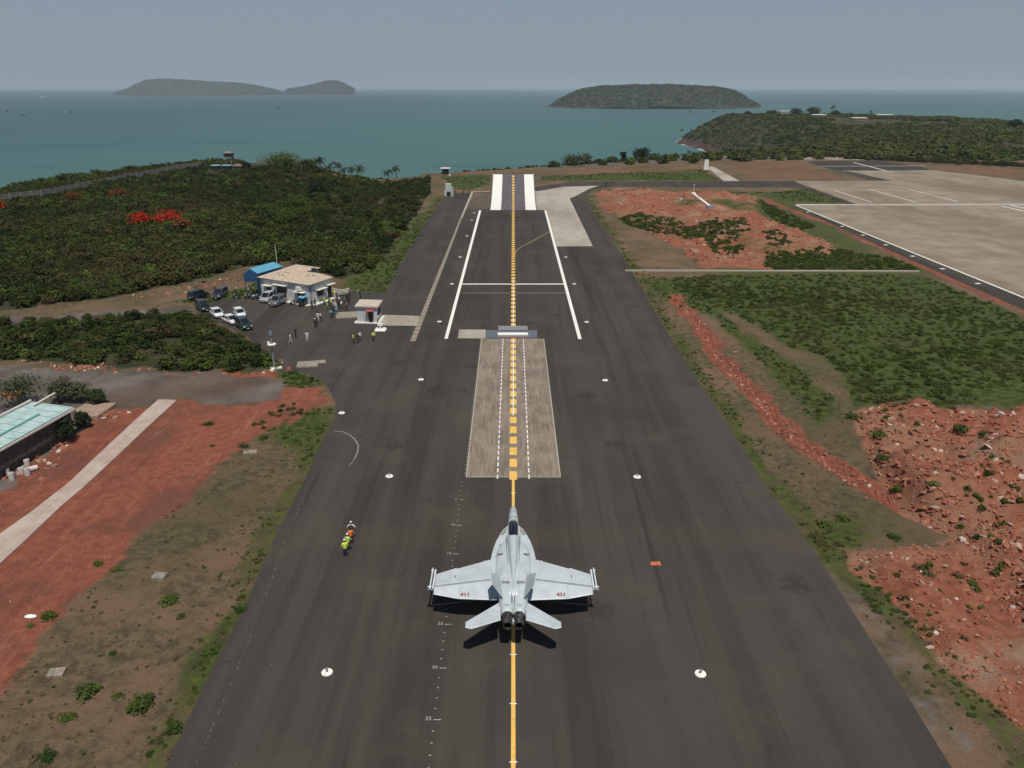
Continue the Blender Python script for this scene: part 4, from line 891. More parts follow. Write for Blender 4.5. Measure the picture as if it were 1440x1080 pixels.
for s in (-1, 1):
    def W(x, y, dz=0): return (s*x, y-JY, WZ(x)+dz)
    mb = MB(); plate(mb, [W(1.3,56.6),W(1.95,56.25),W(4.72,54.95),W(4.74,55.1),W(6.34,54.25),W(6.34,52.62),W(4.3,52.98),W(1.55,53.42)], .16)
    wing = on('wing', mb, jp)
    mb = MB(); strip_ = [(1.7,53.5),(6.3,52.72)]
    mb.add([W(1.6,53.44,.075),W(6.33,52.66,.045),W(6.33,52.71,.045),W(1.6,53.50,.078)], [(0,1,2,3) if s > 0 else (3,2,1,0)])
    for x0, ya, yb in ((4.28,53.05,52.99),):
        pass
    mb.add([W(4.70,54.75,.065),W(4.78,54.75,.065),W(4.78,53.65,.088),W(4.70,53.65,.088)], [(0,1,2,3)[::-1 if s > 0 else 1]])
    mb.build('hinge_line', seamm, wing)
    mb = MB(); plate(mb, [W(1.62,53.38,-.02),W(4.30,52.95,-.02),W(4.30,51.55,-.42),W(1.30,51.35,-.46),W(1.12,52.0,-.32)], .09)
    fl = on('flap', mb, jp); mb = MB(); plate(mb, [W(4.305,52.93,-.02),W(6.34,52.58,-.02),W(6.34,51.95,-.24),W(4.305,51.55,-.42)], .08); ail = on('aileron', mb, jp)
    for name, par, q in (('edge_trim', fl, (W(1.30,51.35,-.45),W(4.27,51.55,-.41))), ('edge_trim', ail, (W(4.32,51.55,-.41),W(6.34,51.95,-.23))), ('edge_trim', wing, (W(1.95,56.25,0),W(4.72,54.96,0))), ('edge_trim', wing, (W(4.74,55.11,0),W(6.34,54.26,0)))):
        mb = MB(); mb.tube(q, .03, 6); mb.build(name, jedge, par)
    # side number on the flap: 411 in red with a dark shadow
    cx = 3.82 if s > 0 else -3.82
    slope = math.atan2(.40, 1.40)
    M = Matrix.Translation((cx, 51.72-JY, WZ(4)-.40+.115)) @ Matrix.Rotation(slope, 4, 'X')
    mb = MB(); text_mesh(mb, '411', .50, M @ Matrix.Translation((-.04, 0, 0)), 0); sh_ = mb.build('number_shadow', numd, fl); mb = MB(); text_mesh(mb, '411', .50, M @ Matrix.Translation((.02, -.01, .008)), 0); mb.build('side_number', redm, fl)
    mb = MB()  # faint ring insignia on the left wing
    if s < 0:
        for k in range(20):
            a0, a1 = 2*PI*k/20, 2*PI*(k+1)/20; z = WZ(5.7)+.066
            mb.add([(-5.72+r*math.cos(a), 53.55-JY+r*math.sin(a)*.9, z) for a, r in ((a0,.22),(a0,.30),(a1,.30),(a1,.22))], [(0,1,2,3)])
        mb.build('insignia', plain('low_vis_marking', (.34,.38,.40), .6), wing)
    # wingtip rail and missile
    mb = MB(); mb.rings([[(s*(6.43+dx), y-JY, 2.52+dz) for dx, dz in ((-.06,-.1),(.06,-.1),(.06,.1),(-.06,.1))] for y in (54.9,52.35)], smooth=False); mb.tube([(s*6.43,55.05-JY,2.52),(s*6.43,54.85-JY,2.52)], [.02,.08], 8); on('missile_rail', mb, jedge)
    mb = MB(); X = s*6.68; mb.tube([(X,55.35-JY,2.5),(X,55.2-JY,2.5),(X,55.0-JY,2.5),(X,52.4-JY,2.5)], [.015,.05,.066,.066], 10)
    for a in range(4):
        th = PI/4+a*PI/2; c, q = math.cos(th), math.sin(th)
        for ya, yb, w in ((55.0,54.75,.17),(52.75,52.42,.24)):
            mb.add([(X+c*.05, ya-JY, 2.5+q*.05),(X+c*w, (ya*.3+yb*.7)-JY, 2.5+q*w),(X+c*w, yb-JY, 2.5+q*w),(X+c*.05, yb-JY, 2.5+q*.05),(X+c*.05+.012*q, ya-JY, 2.5+q*.05-.012*c),(X+c*w+.012*q, (ya*.3+yb*.7)-JY, 2.5+q*w-.012*c),(X+c*w+.012*q, yb-JY, 2.5+q*w-.012*c),(X+c*.05+.012*q, yb-JY, 2.5+q*.05-.012*c)], [(0,1,2,3),(7,6,5,4),(0,4,5,1),(1,5,6,2),(2,6,7,3)])
    on('missile', mb, jedge)
    # underwing tank and pylon noses seen ahead of the wing
    mb = MB(); X = s*2.42; mb.rings([ell(y, X, 1.98, r, r, 14) for y, r in ((57.15,.02),(56.95,.13),(56.5,.24),(55.6,.31),(54.2,.33),(53.0,.27),(52.0,.12),(51.7,.03))]); on('drop_tank', mb, jp)
    mb = MB(); plate(mb, [(X-.05,56.1-JY,2.4),(X+.05,56.1-JY,2.4),(X+.05,53.6-JY,2.4),(X-.05,53.6-JY,2.4)], .5); on('pylon', mb, jp)
    mb = MB(); X = s*3.75; plate(mb, [(X-.05,55.5-JY,2.35),(X+.05,55.5-JY,2.35),(X+.05,53.2-JY,2.35),(X-.05,53.2-JY,2.35)], .42); on('pylon', mb, jp)
    # canted fin with rudder
    a, b, c_, d = Vector((s*1.05,53.75-JY,2.85)), Vector((s*.72,50.45-JY,2.85)), Vector((s*1.58,49.90-JY,4.66)), Vector((s*1.80,51.45-JY,4.66))
    nrm = (b-a).cross(d-a).normalized(); 
    if nrm.x*s > 0: nrm = -nrm
    def slab(pts, th):
        m_ = MB(); n = len(pts); ce = sum(pts, Vector())/n
        vs = [p+nrm*.012 for p in pts]+[p.lerp(ce,.15)+nrm*th for p in pts]+[p-nrm*.012 for p in pts]+[p.lerp(ce,.15)-nrm*th for p in pts]
        fs = [tuple(range(n,2*n)), tuple(range(4*n-1,3*n-1,-1))]
        for i in range(n):
            j = (i+1)%n; fs += [(i,j,n+j,n+i),(2*n+j,2*n+i,3*n+i,3*n+j),(2*n+i,2*n+j,j,i)]
        m_.add(vs, fs); return m_
    r0 = a.lerp(b, .78); r1 = d.lerp(c_, .70)
    fin = on('tail_fin', slab([a, r0, r1, d], .05), jp)
    rud = slab([r0+(b-a)*.012, b, c_, r1+(b-a)*.012], .035).build('rudder', jp, fin)
    for ea, eb in ((a, d), (d, r1)):
        mb = MB(); mb.tube([ea, eb], .022, 6); mb.build('edge_trim', jedge, fin)
    # red marking on the inner face of the fin
    mb = MB(); u = (d-a).normalized(); v = (b-a).normalized(); base = a+(d-a)*.62+(b-a)*.12+nrm*.06
    M = Matrix((( *v, 0), (*u, 0), (*nrm, 0), (0,0,0,1))).transposed()
    if s < 0: pass
    M = Matrix.Translation(base+v*.35+u*.1) @ M
    if M.to_3x3().determinant() < 0: M = M @ Matrix.Scale(-1, 4, (1,0,0))
    text_mesh(mb, '411', .42, M, 0); text_mesh(mb, '411', .42, M @ Matrix.Translation((.03,.03,.006)), 1); mb.build('tail_marking', [numd, redm], fin)
    # stabilator
    mb = MB(); plate(mb, [(s*1.0,50.75-JY,2.46),(s*3.36,48.15-JY,2.70),(s*3.56,47.95-JY,2.72),(s*3.54,47.3-JY,2.74),(s*3.1,47.15-JY,2.74),(s*.95,48.45-JY,2.52)], .10); st = on('stabilator', mb, jp)
    mb = MB(); mb.tube([(s*.95,48.45-JY,2.52),(s*3.1,47.15-JY,2.74),(s*3.54,47.3-JY,2.74)], .025, 6); mb.build('edge_trim', jedge, st)
    # exhaust nozzle with petals
    mb = MB(); cx = s*.44; N = 20
    def ring(y, r, z=2.3, w=.0): return [(cx+r*(1-w*(k%2))*math.cos(2*PI*k/N), y-JY, z+r*(1-w*(k%2))*math.sin(2*PI*k/N)) for k in range(N)]
    mb.rings([ring(49.35,.46,2.32), ring(49.0,.455,2.3,.03), ring(48.5,.41,2.25,.06), ring(48.15,.36,2.2,.07), ring(48.15,.32,2.2,.05), ring(48.6,.34,2.25), ring(49.1,.36,2.3)], smooth=False, cap=False)
    nz_ = on('exhaust_nozzle', mb, noz_m); mb = MB(); mb.add(ring(48.85,.40,2.28), [tuple(range(N))]); mb.build('nozzle_interior', black, nz_)
    # slotted vents, scoops and diamond vents on the deck
    mb = MB()
    for k in range(6): mb.box((s*.60+(k-2.5)*.105, 52.35-JY, 3.155), (.05, .30, .03))
    on('slotted_vent', mb, black)
    mb = MB(); mb.rings([[(s*.62+dx, y-JY, z) for dx, z in ((-.14,3.09),(.14,3.09),(.08,3.09+h_),(-.08,3.09+h_))] for y, h_ in ((53.75,.02),(53.45,.12))], smooth=False); on('air_scoop', mb, jedge)
    mb = MB(); mb.prism([(s*.50-.2,49.78-JY),(s*.50,49.70-JY),(s*.50+.2,49.78-JY),(s*.50,49.86-JY)], 2.86, 2.90); on('diamond_vent', mb, jdark)
    mb = MB(); 
    for k in range(8):
        a0 = PI+PI*k/8; mb.add([(s*1.12+.24*math.cos(a0), 56.55-JY+.10*math.sin(a0), 3.02),(s*1.12+.24*math.cos(a0+PI/8), 56.55-JY+.10*math.sin(a0+PI/8), 3.02),(s*1.12+.24*math.cos(a0+PI/8), 56.63-JY+.10*math.sin(a0+PI/8), 3.08),(s*1.12+.24*math.cos(a0), 56.63-JY+.10*math.sin(a0), 3.08)], [(0,1,2,3)])
    on('bleed_slot', mb, black)
    # main landing gear
    mb = MB(); mb.tube([(s*1.25,54.4-JY,1.7),(s*1.55,54.2-JY,.45)], [.10,.07], 8); mb.tube([(s*1.3,53.5-JY,1.6),(s*1.55,54.2-JY,.6)], .05, 6); g_ = on('main_gear', mb, jedge)
    mb = MB(); mb.tube([(s*1.45,54.15-JY,.38),(s*1.75,54.15-JY,.38)], [.38,.38], 18, smooth=False); mb.build('wheel', rubber, g_)
mb = MB(); mb.tube([(0,62.6-JY,1.8),(0,62.4-JY,.35)], [.08,.06], 8); ng_ = on('nose_gear', mb, jedge)
for s in (-1, 1):
    mb = MB(); mb.tube([(s*.10,62.4-JY,.28),(s*.26,62.4-JY,.28)], .28, 16, smooth=False); mb.build('wheel', rubber, ng_)
# dark seams along the spine and the nose bands
for s in (-1, 1):
    mb = MB(); pl = [(59.6,.60),(58.4,.57),(57.2,.53),(56.0,.48),(54.8,.36),(53.5,.25),(52.2,.18),(50.8,.12),(49.8,.07)]
    mb.tube([(s*(x+.02), y-JY, 3.04+.05*math.sin(i)) for i, (y, x) in enumerate(pl)], .022, 5); on('spine_seam', mb, seamm)
for y, r, rz, cz in ((65.25,.34,.36,2.1),(64.55,.405,.445,2.12),(63.1,.478,.575,2.2)):
    rr = []; mb = MB()
    for k in range(9): th = PI*.25+PI*.5*k/8; rr.append((r*math.cos(th), cz+rz*math.sin(th)))
    for (x0, z0), (x1, z1) in zip(rr[:-1], rr[1:]):
        mb.add([(x0,y-.05-JY,z0+.012),(x1,y-.05-JY,z1+.012),(x1,y+.05-JY,z1+.004),(x0,y+.05-JY,z0+.004)], [(0,1,2,3)])
    on('nose_band', mb, jdark)
mb = MB(); mb.tube([(0, 55.6-JY, 3.45),(0, 55.35-JY, 3.62)], [.03,.01], 6); on('antenna', mb, jdark); mb = MB(); mb.tube([(-1.15,58.5-JY,2.68),(-1.15,58.4-JY,2.86)], [.05,.03], 6); on('antenna', mb, jdark)
# ------------------------------------------------------------------ ski jump ramp
t = NT('ramp_deck'); n = t.noise(.6, 5, .6, t.mapv((1,.3,1))); sx = t.n('ShaderNodeSeparateXYZ'); t.l(t.co(), sx.inputs[0]); fr = t.math('FRACT', t.math('MULTIPLY', sx.outputs[1], .13))
c = t.mix(t.ramp(n, .35, .65), (.085,.075,.082), (.115,.102,.11)); c = t.mix(t.ramp(fr, .02, 0, 0, .4), c, (.05,.045,.05)); ramp_m = t.fin(c, .75)
ry0 = Yof(295.7); RL = 46.0
def rh(s): return 7.3*(s/RL)**1.75
ramp = empty('ski_jump_ramp', 'curved take off ramp with broad white side bands at the far runway end', 'ramp', (0, ry0, 0))
def ramp_strip(x0, x1, z0, z1, n=24, a=0, b=RL, under=None):
    mb = MB(); vs = []; fs = []
    for i in range(n+1):
        s = a+(b-a)*i/n; h = rh(s); vs += [(x0, s, h+z0),(x1, s, h+z0),(x1, s, h+z1),(x0, s, h+z1)] if under is None else [(x0, s, under),(x1, s, under),(x1, s, h+z1),(x0, s, h+z1)]
    for i in range(n):
        k = i*4; fs += [(k+3,k+2,k+6,k+7),(k+0,k+3,k+7,k+4),(k+2,k+1,k+5,k+6),(k+1,k,k+4,k+5)]
    fs += [(0,1,2,3),(n*4+3,n*4+2,n*4+1,n*4)]; mb.add(vs, fs); return mb
HW = 15.9/2
ramp_strip(-HW-.3, HW+.3, 0, .07, under=-.3).build('deck', ramp_m, ramp)
for s in (-1, 1):
    a_, b_ = sorted((s*(HW-3.65), s*HW)); ramp_strip(a_, b_, .08, .10).build('white_band', white_p, ramp)
s_ = .2
while s_ < RL-2:
    q = ramp_strip(-.42, .42, .075, .095, 2, s_, s_+1.9); q.build('yellow_block', yellow_p, ramp); s_ += 3.05
for s in (-1, 1): mb = MB(); mb.box((s*(HW+.15), RL, rh(RL)+.2), (.2,.2,.5)); mb.build('marker_post', white_p, ramp)
# ------------------------------------------------------------------ blast deflector
jb = empty('blast_deflector', 'flat blue grey steel jet blast deflector with a white bar across the line', 'blast deflector', G(721.5, 470)); org = G(721.5, 470)
steel = plain('blue_steel', (.12,.128,.14), .5, .2, .2, .8); paleb = plain('pale_plate', (.22,.22,.22), .6)
def loc(q, o): return [(p.x-o.x, p.y-o.y) for p in P(q)]
mb = MB(); mb.prism(loc([(683.5,465),(755.5,465),(755.5,476.2),(683.5,476.2)], org), .02, .10); mb.build('lower_plate', steel, jb)
mb = MB(); mb.prism(loc([(700.6,459.2),(742,459.2),(742,464.9),(700.6,464.9)], org), .02, .13); mb.build('upper_plate', paleb, jb)
mb = MB(); mb.prism(loc([(700,469),(742.5,469),(742.5,472.4),(700,472.4)], org), .10, .20); mb.build('white_bar', white_p, jb)
mb = MB(); mb.prism(loc([(696,473.6),(746,473.6),(746,475.2),(696,475.2)], org), .10, .125); mb.build('red_line', plain('faded_red', (.28,.15,.13), .7), jb)
for k, (xa, xb) in enumerate(((684,700),(742.5,755))): 
    mb = MB(); mb.prism(loc([(xa,465.2),(xb,465.2),(xb,475.8),(xa,475.8)], org), .101, .13); mb.build('side_plate', plain('slate_plate', (.115,.13,.15), .6), jb)
# ------------------------------------------------------------------ lamps and markers on the ground
disc_m = plain('white_disc', (.78,.76,.70), .6)
def edge_light(px, py, label, group='runway edge lights on white discs'):
    g = G(px, py); r = empty('edge_light', label, 'runway light', (g.x, g.y, .03), random.random(), group)
    mb = MB(); mb.tube([(0,0,0),(0,0,.05)], [.42,.40], 20, smooth=False); mb.build('disc_base', disc_m, r)
    mb = MB(); mb.tube([(0,0,.05),(0,0,.26)], [.05,.05], 8); mb.tube([(0,0,.26),(0,0,.34),(0,0,.42)], [.09,.10,.05], 10); mb.build('lamp', plain('lamp_body', (.25,.22,.2), .5), r)
left_l = [(460,946),(547.5,670),(592,534),(618,452.5),(635.5,399.5),(647,361.7),(656.5,332),(663.5,309.7),(667,299.5)]
right_l = [(985,948),(896,671),(851,535),(825,453),(807.5,399.5),(795.5,361.7)]
od = ['first','second','third','fourth','fifth','sixth','seventh','eighth','ninth']
for i, (x, y) in enumerate(left_l): edge_light(x, y, '%s edge light from the camera on the left side of the runway' % od[i])
for i, (x, y) in enumerate(right_l): edge_light(x, y, '%s edge light from the camera on the right side of the runway' % od[i])
edge_light(480.5, 581, 'white light disc at the asphalt corner beside the dry grass')
for i, (x, y) in enumerate([(1136,298.5),(1184,318.7),(1213,331),(1245.5,344.7),(1283,360.6),(1325,378.4),(1374.6,399.2)]):
    g = G(x, y); r = empty('apron_light', '%s white apron edge light counted from the far corner' % od[i], 'apron light', (g.x, g.y, .03), .3, 'apron edge lights')
    mb = MB(); mb.box((0,0,.04), (1.1,.7,.08)); mb.build('base_plate', disc_m, r); mb = MB(); mb.tube([(0,0,.08),(0,0,.35)], .06, 8); mb.build('lamp', jdark, r)
g = G(922, 793); mb = MB(); mb.prism([(g.x-.48,g.y-.28),(g.x+.45,g.y-.3),(g.x+.42,g.y+.3),(g.x-.42,g.y+.28)], .03, .06); t = NT('orange_tile'); o = mb.build('cover_plate', t.fin(t.mix(t.ramp(t.noise(3, 3), .45, .6), (.55,.15,.05), (.35,.10,.045)), .8)); tag(o, 'small orange rusty plate on the asphalt right of the jet', 'plate')
def slab_at(px, py, w, d, h, label, cat, mat, rz=0, name='concrete_cover', seed=1):
    g = hit(px, py) if px < 700 else G(px, py); r = random.Random(seed); mb = MB()
    for k in range(3 if w > 1 else 1): mb.box(((k-1)*w/3 if w > 1 else 0, 0, h/2+.004*k), (w/3-.02 if w > 1 else w, d, h))
    o = mb.build(name, mat); o.location = g; o.rotation_euler.z = rz; return tag(o, label, cat)
oldc = plain('weathered_concrete', (.25,.215,.17), .9, 0, .3, 2.5)
slab_at(82, 956, 1.15, .85, .22, 'square weathered concrete cover in the dry grass at lower left', 'cover', oldc, .12)
slab_at(226, 818, 1.15, .85, .35, 'broken concrete cover standing open in the dry grass', 'cover', oldc, -.1)
slab_at(433, 515, 3.2, 2.6, .2, 'larger pale slab on the asphalt beside the grass corner', 'slab', oldc, .15, 'concrete_slab'); slab_at(446, 511.5, 2.6, 1.4, .14, 'smaller slab touching the larger pale slab on the asphalt', 'slab', oldc, .3, 'concrete_slab')
slab_at(494, 443.5, 5.6, 4.2, .16, 'pale slabs lying on the asphalt left of the guard hut', 'slab', oldc, .2, 'concrete_slab'); slab_at(352, 638, 1.5, .8, .25, 'small broken slab among bushes in the dry grass', 'slab', oldc, .3, 'concrete_slab')
mb = MB(); a = [p for p in P([(107,580),(120,572),(165,570.5),(152,580),(138,589),(112,592)])]; mb.prism(to2(a), -.1, .45); tag(mb.build('concrete_slab', plain('tan_slab', (.30,.21,.15), .9, 0, .15, 1)), 'flat tan concrete slab beyond the teal roofed building', 'slab')
g = G(535, 464); r = empty('stepped_base', 'white stepped light base on the asphalt beside the guard hut', 'light base', (g.x, g.y, .03)); mb = MB(); mb.box((0,0,.12), (2.0,1.8,.24), taper=.8); mb.build('plinth', white_p, r); mb = MB(); mb.tube([(0,0,.24),(0,0,.7)], .12, 8); mb.box((0,.1,.9), (.9,.5,.35)); mb.build('lamp_head', white_p, r)
# ------------------------------------------------------------------ buildings
t = NT('white_wall'); n = t.noise(1.2, 5, .7, t.mapv((1,1,.2))); n2 = t.noise(.5, 4); wall_w = t.fin(t.mix(t.ramp(n2, .5, .7, 0, .5), t.mix(t.ramp(n, .5, .72, 0, .6), (.53,.54,.54), (.30,.29,.27)), (.44,.44,.43)), .85); roof_c = plain('sandy_roof', (.47,.37,.27), .9, 0, .22, 1.2); dark_in = plain('dark_opening', (.018,.02,.022), .5)
trim_w = plain('trim', (.62,.58,.52), .8); blue_roof = plain('blue_sheet', (.13,.40,.55), .45); blue_dk = plain('dark_blue_sheet', (.02,.07,.16), .5); teal = None
def wallbox(mb, a, b, u0, u1, z0, z1, th=.06, m=0, out=.03):
    """box on a wall from a to b (2D), u in metres from a, standing out of the wall on the camera side"""
    ax, ay = a[0], a[1]; dx, dy = b[0]-ax, b[1]-ay; L = math.hypot(dx, dy); dx /= L; dy /= L; nx, ny = dy, -dx
    if ny > 0 and abs(ny) > .05: nx, ny = -nx, -ny
    c = (ax+dx*(u0+u1)/2+nx*(out), ay+dy*(u0+u1)/2+ny*(out), (z0+z1)/2)
    mb.box(c, (abs(u1-u0), th, z1-z0), m, math.atan2(dy, dx))
RHT = 4.0
foot = [P([(x, y)], RHT)[0] for x, y in ((365.5,390.5),(434,401.3),(464.5,391.2),(444,385.6),(425,383.2),(447,377.8),(417,373.8))]
o_ = foot[1].copy(); o_.z = 0; L2 = lambda pts: [(p.x-o_.x, p.y-o_.y) for p in pts]
bld = empty('white_building', 'low white building with sandy flat roof and crowd beside it', 'building', o_)
mb = MB(); F2 = L2(foot); mb.prism(F2, -.3, RHT); mb.build('wall', wall_w, bld)
cx = sum(p[0] for p in F2)/len(F2); cy = sum(p[1] for p in F2)/len(F2)
def offs(poly, d):
    n = len(poly); A = sum(poly[i][0]*poly[(i+1)%n][1]-poly[(i+1)%n][0]*poly[i][1] for i in range(n)); sg = 1 if A > 0 else -1; out = []
    for i in range(n):
        p0, p1, p2 = Vector(poly[i-1]), Vector(poly[i]), Vector(poly[(i+1)%n]); e1 = (p1-p0).normalized(); e2 = (p2-p1).normalized()
        n1 = Vector((e1.y, -e1.x))*sg; n2 = Vector((e2.y, -e2.x))*sg; b_ = (n1+n2); b_ = b_/max(.3, b_.length_squared)*2*d if b_.length > .1 else n1*d; out.append(tuple(p1+b_))
    return out
mb = MB(); mb.prism(offs(F2, .35), RHT, RHT+.16); rf = mb.build('roof', roof_c, bld)
mb = MB(); pr_ = offs(F2, .38); 
for i in range(len(pr_)):
    a, b = pr_[i], pr_[(i+1) % len(pr_)]; strip(mb, (*a, 0), (*b, 0), .14, RHT+.19)
mb.build('roof_edge', trim_w, rf)
mb = MB()
for k in range(9):
    f = random.random(); q = Vector(F2[0]).lerp(Vector(F2[2]), random.uniform(.1,.9)).lerp(Vector(F2[6]), random.uniform(.05,.5)); mb.box((q.x, q.y, RHT+.22), (.3,.25,.12))
mb.build('roof_debris', plain('debris', (.12,.10,.08), .9), rf)
A_, B_, C_ = F2[0], F2[1], F2[2]; LA = math.dist(A_, B_); LB = math.dist(B_, C_)
def opening(name, a, b, u0, u1, z0, z1, canopy=None, mat=dark_in, awn=None):
    mb = MB(); wallbox(mb, a, b, u0, u1, z0, z1, .08, 0, .02); o = mb.build(name, mat, bld); 
    mb = MB(); wallbox(mb, a, b, u0-.08, u0, z0, z1+.08, .12, 0, .04); wallbox(mb, a, b, u1, u1+.08, z0, z1+.08, .12, 0, .04); wallbox(mb, a, b, u0, u1, z1, z1+.08, .12, 0, .04); mb.build('frame', trim_w, o)
    if canopy: mb = MB(); wallbox(mb, a, b, u0-.5, u1+.5, z1+.25, z1+.33, 1.0, 0, .5); mb.build('canopy', awn or trim_w, o)
opening('window', A_, B_, LA*.12, LA*.22, 1.2, 2.5, 1); opening('door', A_, B_, LA*.34, LA*.54, .0, 3.0, 1)
opening('window', A_, B_, LA*.76, LA*.90, 1.1, 2.2, 1); opening('window', B_, C_, LB*.33, LB*.62, 1.2, 2.4, 1); opening('door', B_, C_, LB*.80, LB*.99, 0, 2.7, 1)
mb = MB(); wallbox(mb, A_, B_, LA*.78, LA*.86, 2.75, 3.5, .7, 0, .35); mb.build('air_conditioner', white_p, bld)
for k in range(2): mb = MB(); wallbox(mb, B_, C_, LB*.02+k*.3, LB*.02+k*.3+.06, 0, 3.9, .08, 0, .05); mb.build('drainpipe', jdark, bld)
mb = MB(); wallbox(mb, A_, B_, -.2, LA+.2, -.05, .15, 1.0, 0, .5); wallbox(mb, B_, C_, 0, LB+.6, -.05, .15, 1.2, 0, .6); mb.build('plinth', trim_w, bld)
tk = P([(441.5,383.5)], RHT)[0]; mb = MB(); mb.tube([(tk.x-o_.x, tk.y-o_.y, RHT+.1),(tk.x-o_.x, tk.y-o_.y, RHT+.9)], [.55,.5], 12, smooth=False); mb.tube([(tk.x-o_.x, tk.y-o_.y, RHT+.9),(tk.x-o_.x, tk.y-o_.y, RHT+3.3)], .05, 6); mb.build('roof_tank', dark_in, bld)
# blue roofed shelter
R1, R2_ = P([(351,378.0)], 5.6)[0], P([(385,368.6)], 5.6)[0]; E1, E2 = P([(362.5,385)], 4.5)[0], P([(397.5,375)], 4.5)[0]
W1 = R1*2-E1; W2 = R2_*2-E2; W1.z = W2.z = 4.5; so = Vector((R1.x, R1.y, 0)); sh = empty('blue_shelter', 'open shelter with bright blue sheet roof behind the white building', 'shelter', so)
def rel(p, o, dz=0): return (p.x-o.x, p.y-o.y, p.z-o.z+dz)
mb = MB(); 
for a, b, c_, d in ((R1, E1, E2, R2_), (R1, W1, W2, R2_)):
    v = [rel(p, so) for p in (a, b, c_, d)]; v2 = [(x, y, z+.08) for x, y, z in v]; mb.add(v+v2, [(0,1,2,3),(7,6,5,4),(0,4,5,1),(1,5,6,2),(2,6,7,3),(3,7,4,0)])
mb.build('roof', blue_roof, sh)
mb = MB()
for k in range(12):
    a = R1.lerp(R2_, (k+.5)/12); b = E1.lerp(E2, (k+.5)/12); mb.tube([rel(a, so, .1), rel(b, so, .1)], .05, 4)
mb.build('roof_rib', plain('rib_blue', (.10,.32,.46), .5), sh)
mb = MB(); i1 = E1.lerp(W1, .06); i2 = W1.lerp(E1, .06); 
mb.add([rel(R1, so, -.05), rel(i1, so, 0), rel(i1, so, -1.6), rel(i2, so, -1.6), rel(i2, so, 0)], [(0,1,2,3,4)]); ds_ = Vector((.02,.1,0)); mb.add([rel(R1+ds_, so, -.05), rel(i1+ds_, so, 0), rel(i1+ds_, so, -1.6), rel(i2+ds_, so, -1.6), rel(i2+ds_, so, 0)], [(4,3,2,1,0)]); mb.build('gable_panel', blue_dk, sh)
mb = MB(); e1 = E1.lerp(W1, .05); e2 = E2.lerp(W2, .05); mb.prism([rel(e1, so)[:2], rel(e2, so)[:2], rel(e2.lerp(W2,.04), so)[:2], rel(e1.lerp(W1,.04), so)[:2]], 0, 4.4); w1 = E2.lerp(W2,.95); mb.prism([rel(e2, so)[:2], rel(w1, so)[:2], rel(w1.lerp(W1,.03), so)[:2], rel(e2.lerp(E1,.03), so)[:2]], 0, 4.4); mb.build('side_wall', blue_dk, sh)
for f in (0, .5, .97):
    q = W1.lerp(W2, f).lerp(E1.lerp(E2, f), .08); mb = MB(); mb.tube([rel(q, so, -4.5), rel(q, so, 0)], .09, 6); mb.build('post', blue_dk, sh)
g = hit(392, 378); mb = MB(); mb.tube([(0,0,0),(0,0,7.2)], [.10,.05], 6); o = mb.build('antenna_mast', trim_w); o.location = at_depth(390.5, 379, 176); o.location.z = 0; tag(o, 'thin pale mast rising behind the blue shelter', 'mast')
# guard hut
HH = 3.1; hp = [P([q], HH)[0] for q in ((500,434.6),(534.5,431.8),(539,420.8),(508,423.6))]; hf = P([(503,454),(531.2,454.8),(537.6,445)]); ho_ = Vector((hf[0].x, hf[0].y, 0))
hut = empty('guard_hut', 'small white hut with sandy roof and red awning over its door', 'hut', ho_)
u = (hf[1]-hf[0]); v = hf[2]-hf[1]; hf4 = [hf[0], hf[1], hf[1]+v*.9, hf[0]+v*.9]; hp4 = [Vector((p.x, p.y, 0)) for p in hf4]
q2 = [(p.x-ho_.x, p.y-ho_.y) for p in hp4]; mb = MB(); mb.prism(q2, 0, HH-.1); mb.build('wall', wall_w, hut)
mb = MB(); mb.prism(offs(q2, .3), HH-.1, HH+.12); mb.build('roof', plain('hut_roof', (.50,.42,.35), .85, 0, .15, 1.5), hut)
mb = MB(); mb.prism(offs(q2, .55), -.05, .18); mb.build('plinth', trim_w, hut); LU = u.length
def hbox(name, a, b, u0, u1, z0, z1, th, out, mat, par=None): mb = MB(); wallbox(mb, a, b, u0, u1, z0, z1, th, 0, out); return mb.build(name, mat, par or hut)
dr = hbox('door', q2[0], q2[1], LU*.56, LU*.78, .2, 2.25, .08, .02, dark_in); hbox('frame', q2[0], q2[1], LU*.54, LU*.56, .2, 2.3, .12, .04, trim_w, dr)
hbox('awning', q2[0], q2[1], LU*.46, LU*.86, 2.35, 2.5, .8, .4, plain('red_awning', (.55,.10,.12), .6)); LV = v.length*.9
hbox('window', q2[1], q2[2], LV*.15, LV*.8, 1.2, 2.4, .08, .02, dark_in)
# light mast by the scrub
g = G(386, 519); ms = empty('light_mast', 'grey mast with white platform ring on white footings beside the scrub', 'mast', (g.x, g.y, 0))
mb = MB(); mb.tube([(0,0,0),(0,0,5.6)], [.17,.12], 8); mb.build('pole', plain('mast_grey', (.22,.24,.25), .5), ms)
mb = MB(); mb.tube([(0,0,3.9),(0,0,4.0)], [.65,.65], 14, smooth=False); mb.box((-.45,0,4.2), (.3,.3,.35)); mb.build('platform', white_p, ms)
mb = MB(); mb.tube([(0,0,5.4),(0,0,6.0)], [.28,.2], 8); mb.build('lamp_head', jdark, ms)
for k in range(3): mb = MB(); a = k*2.1+.4; mb.box((math.cos(a)*.6, math.sin(a)*.6, .13), (1.0,.5,.26), rz=a); mb.build('footing', white_p, ms)
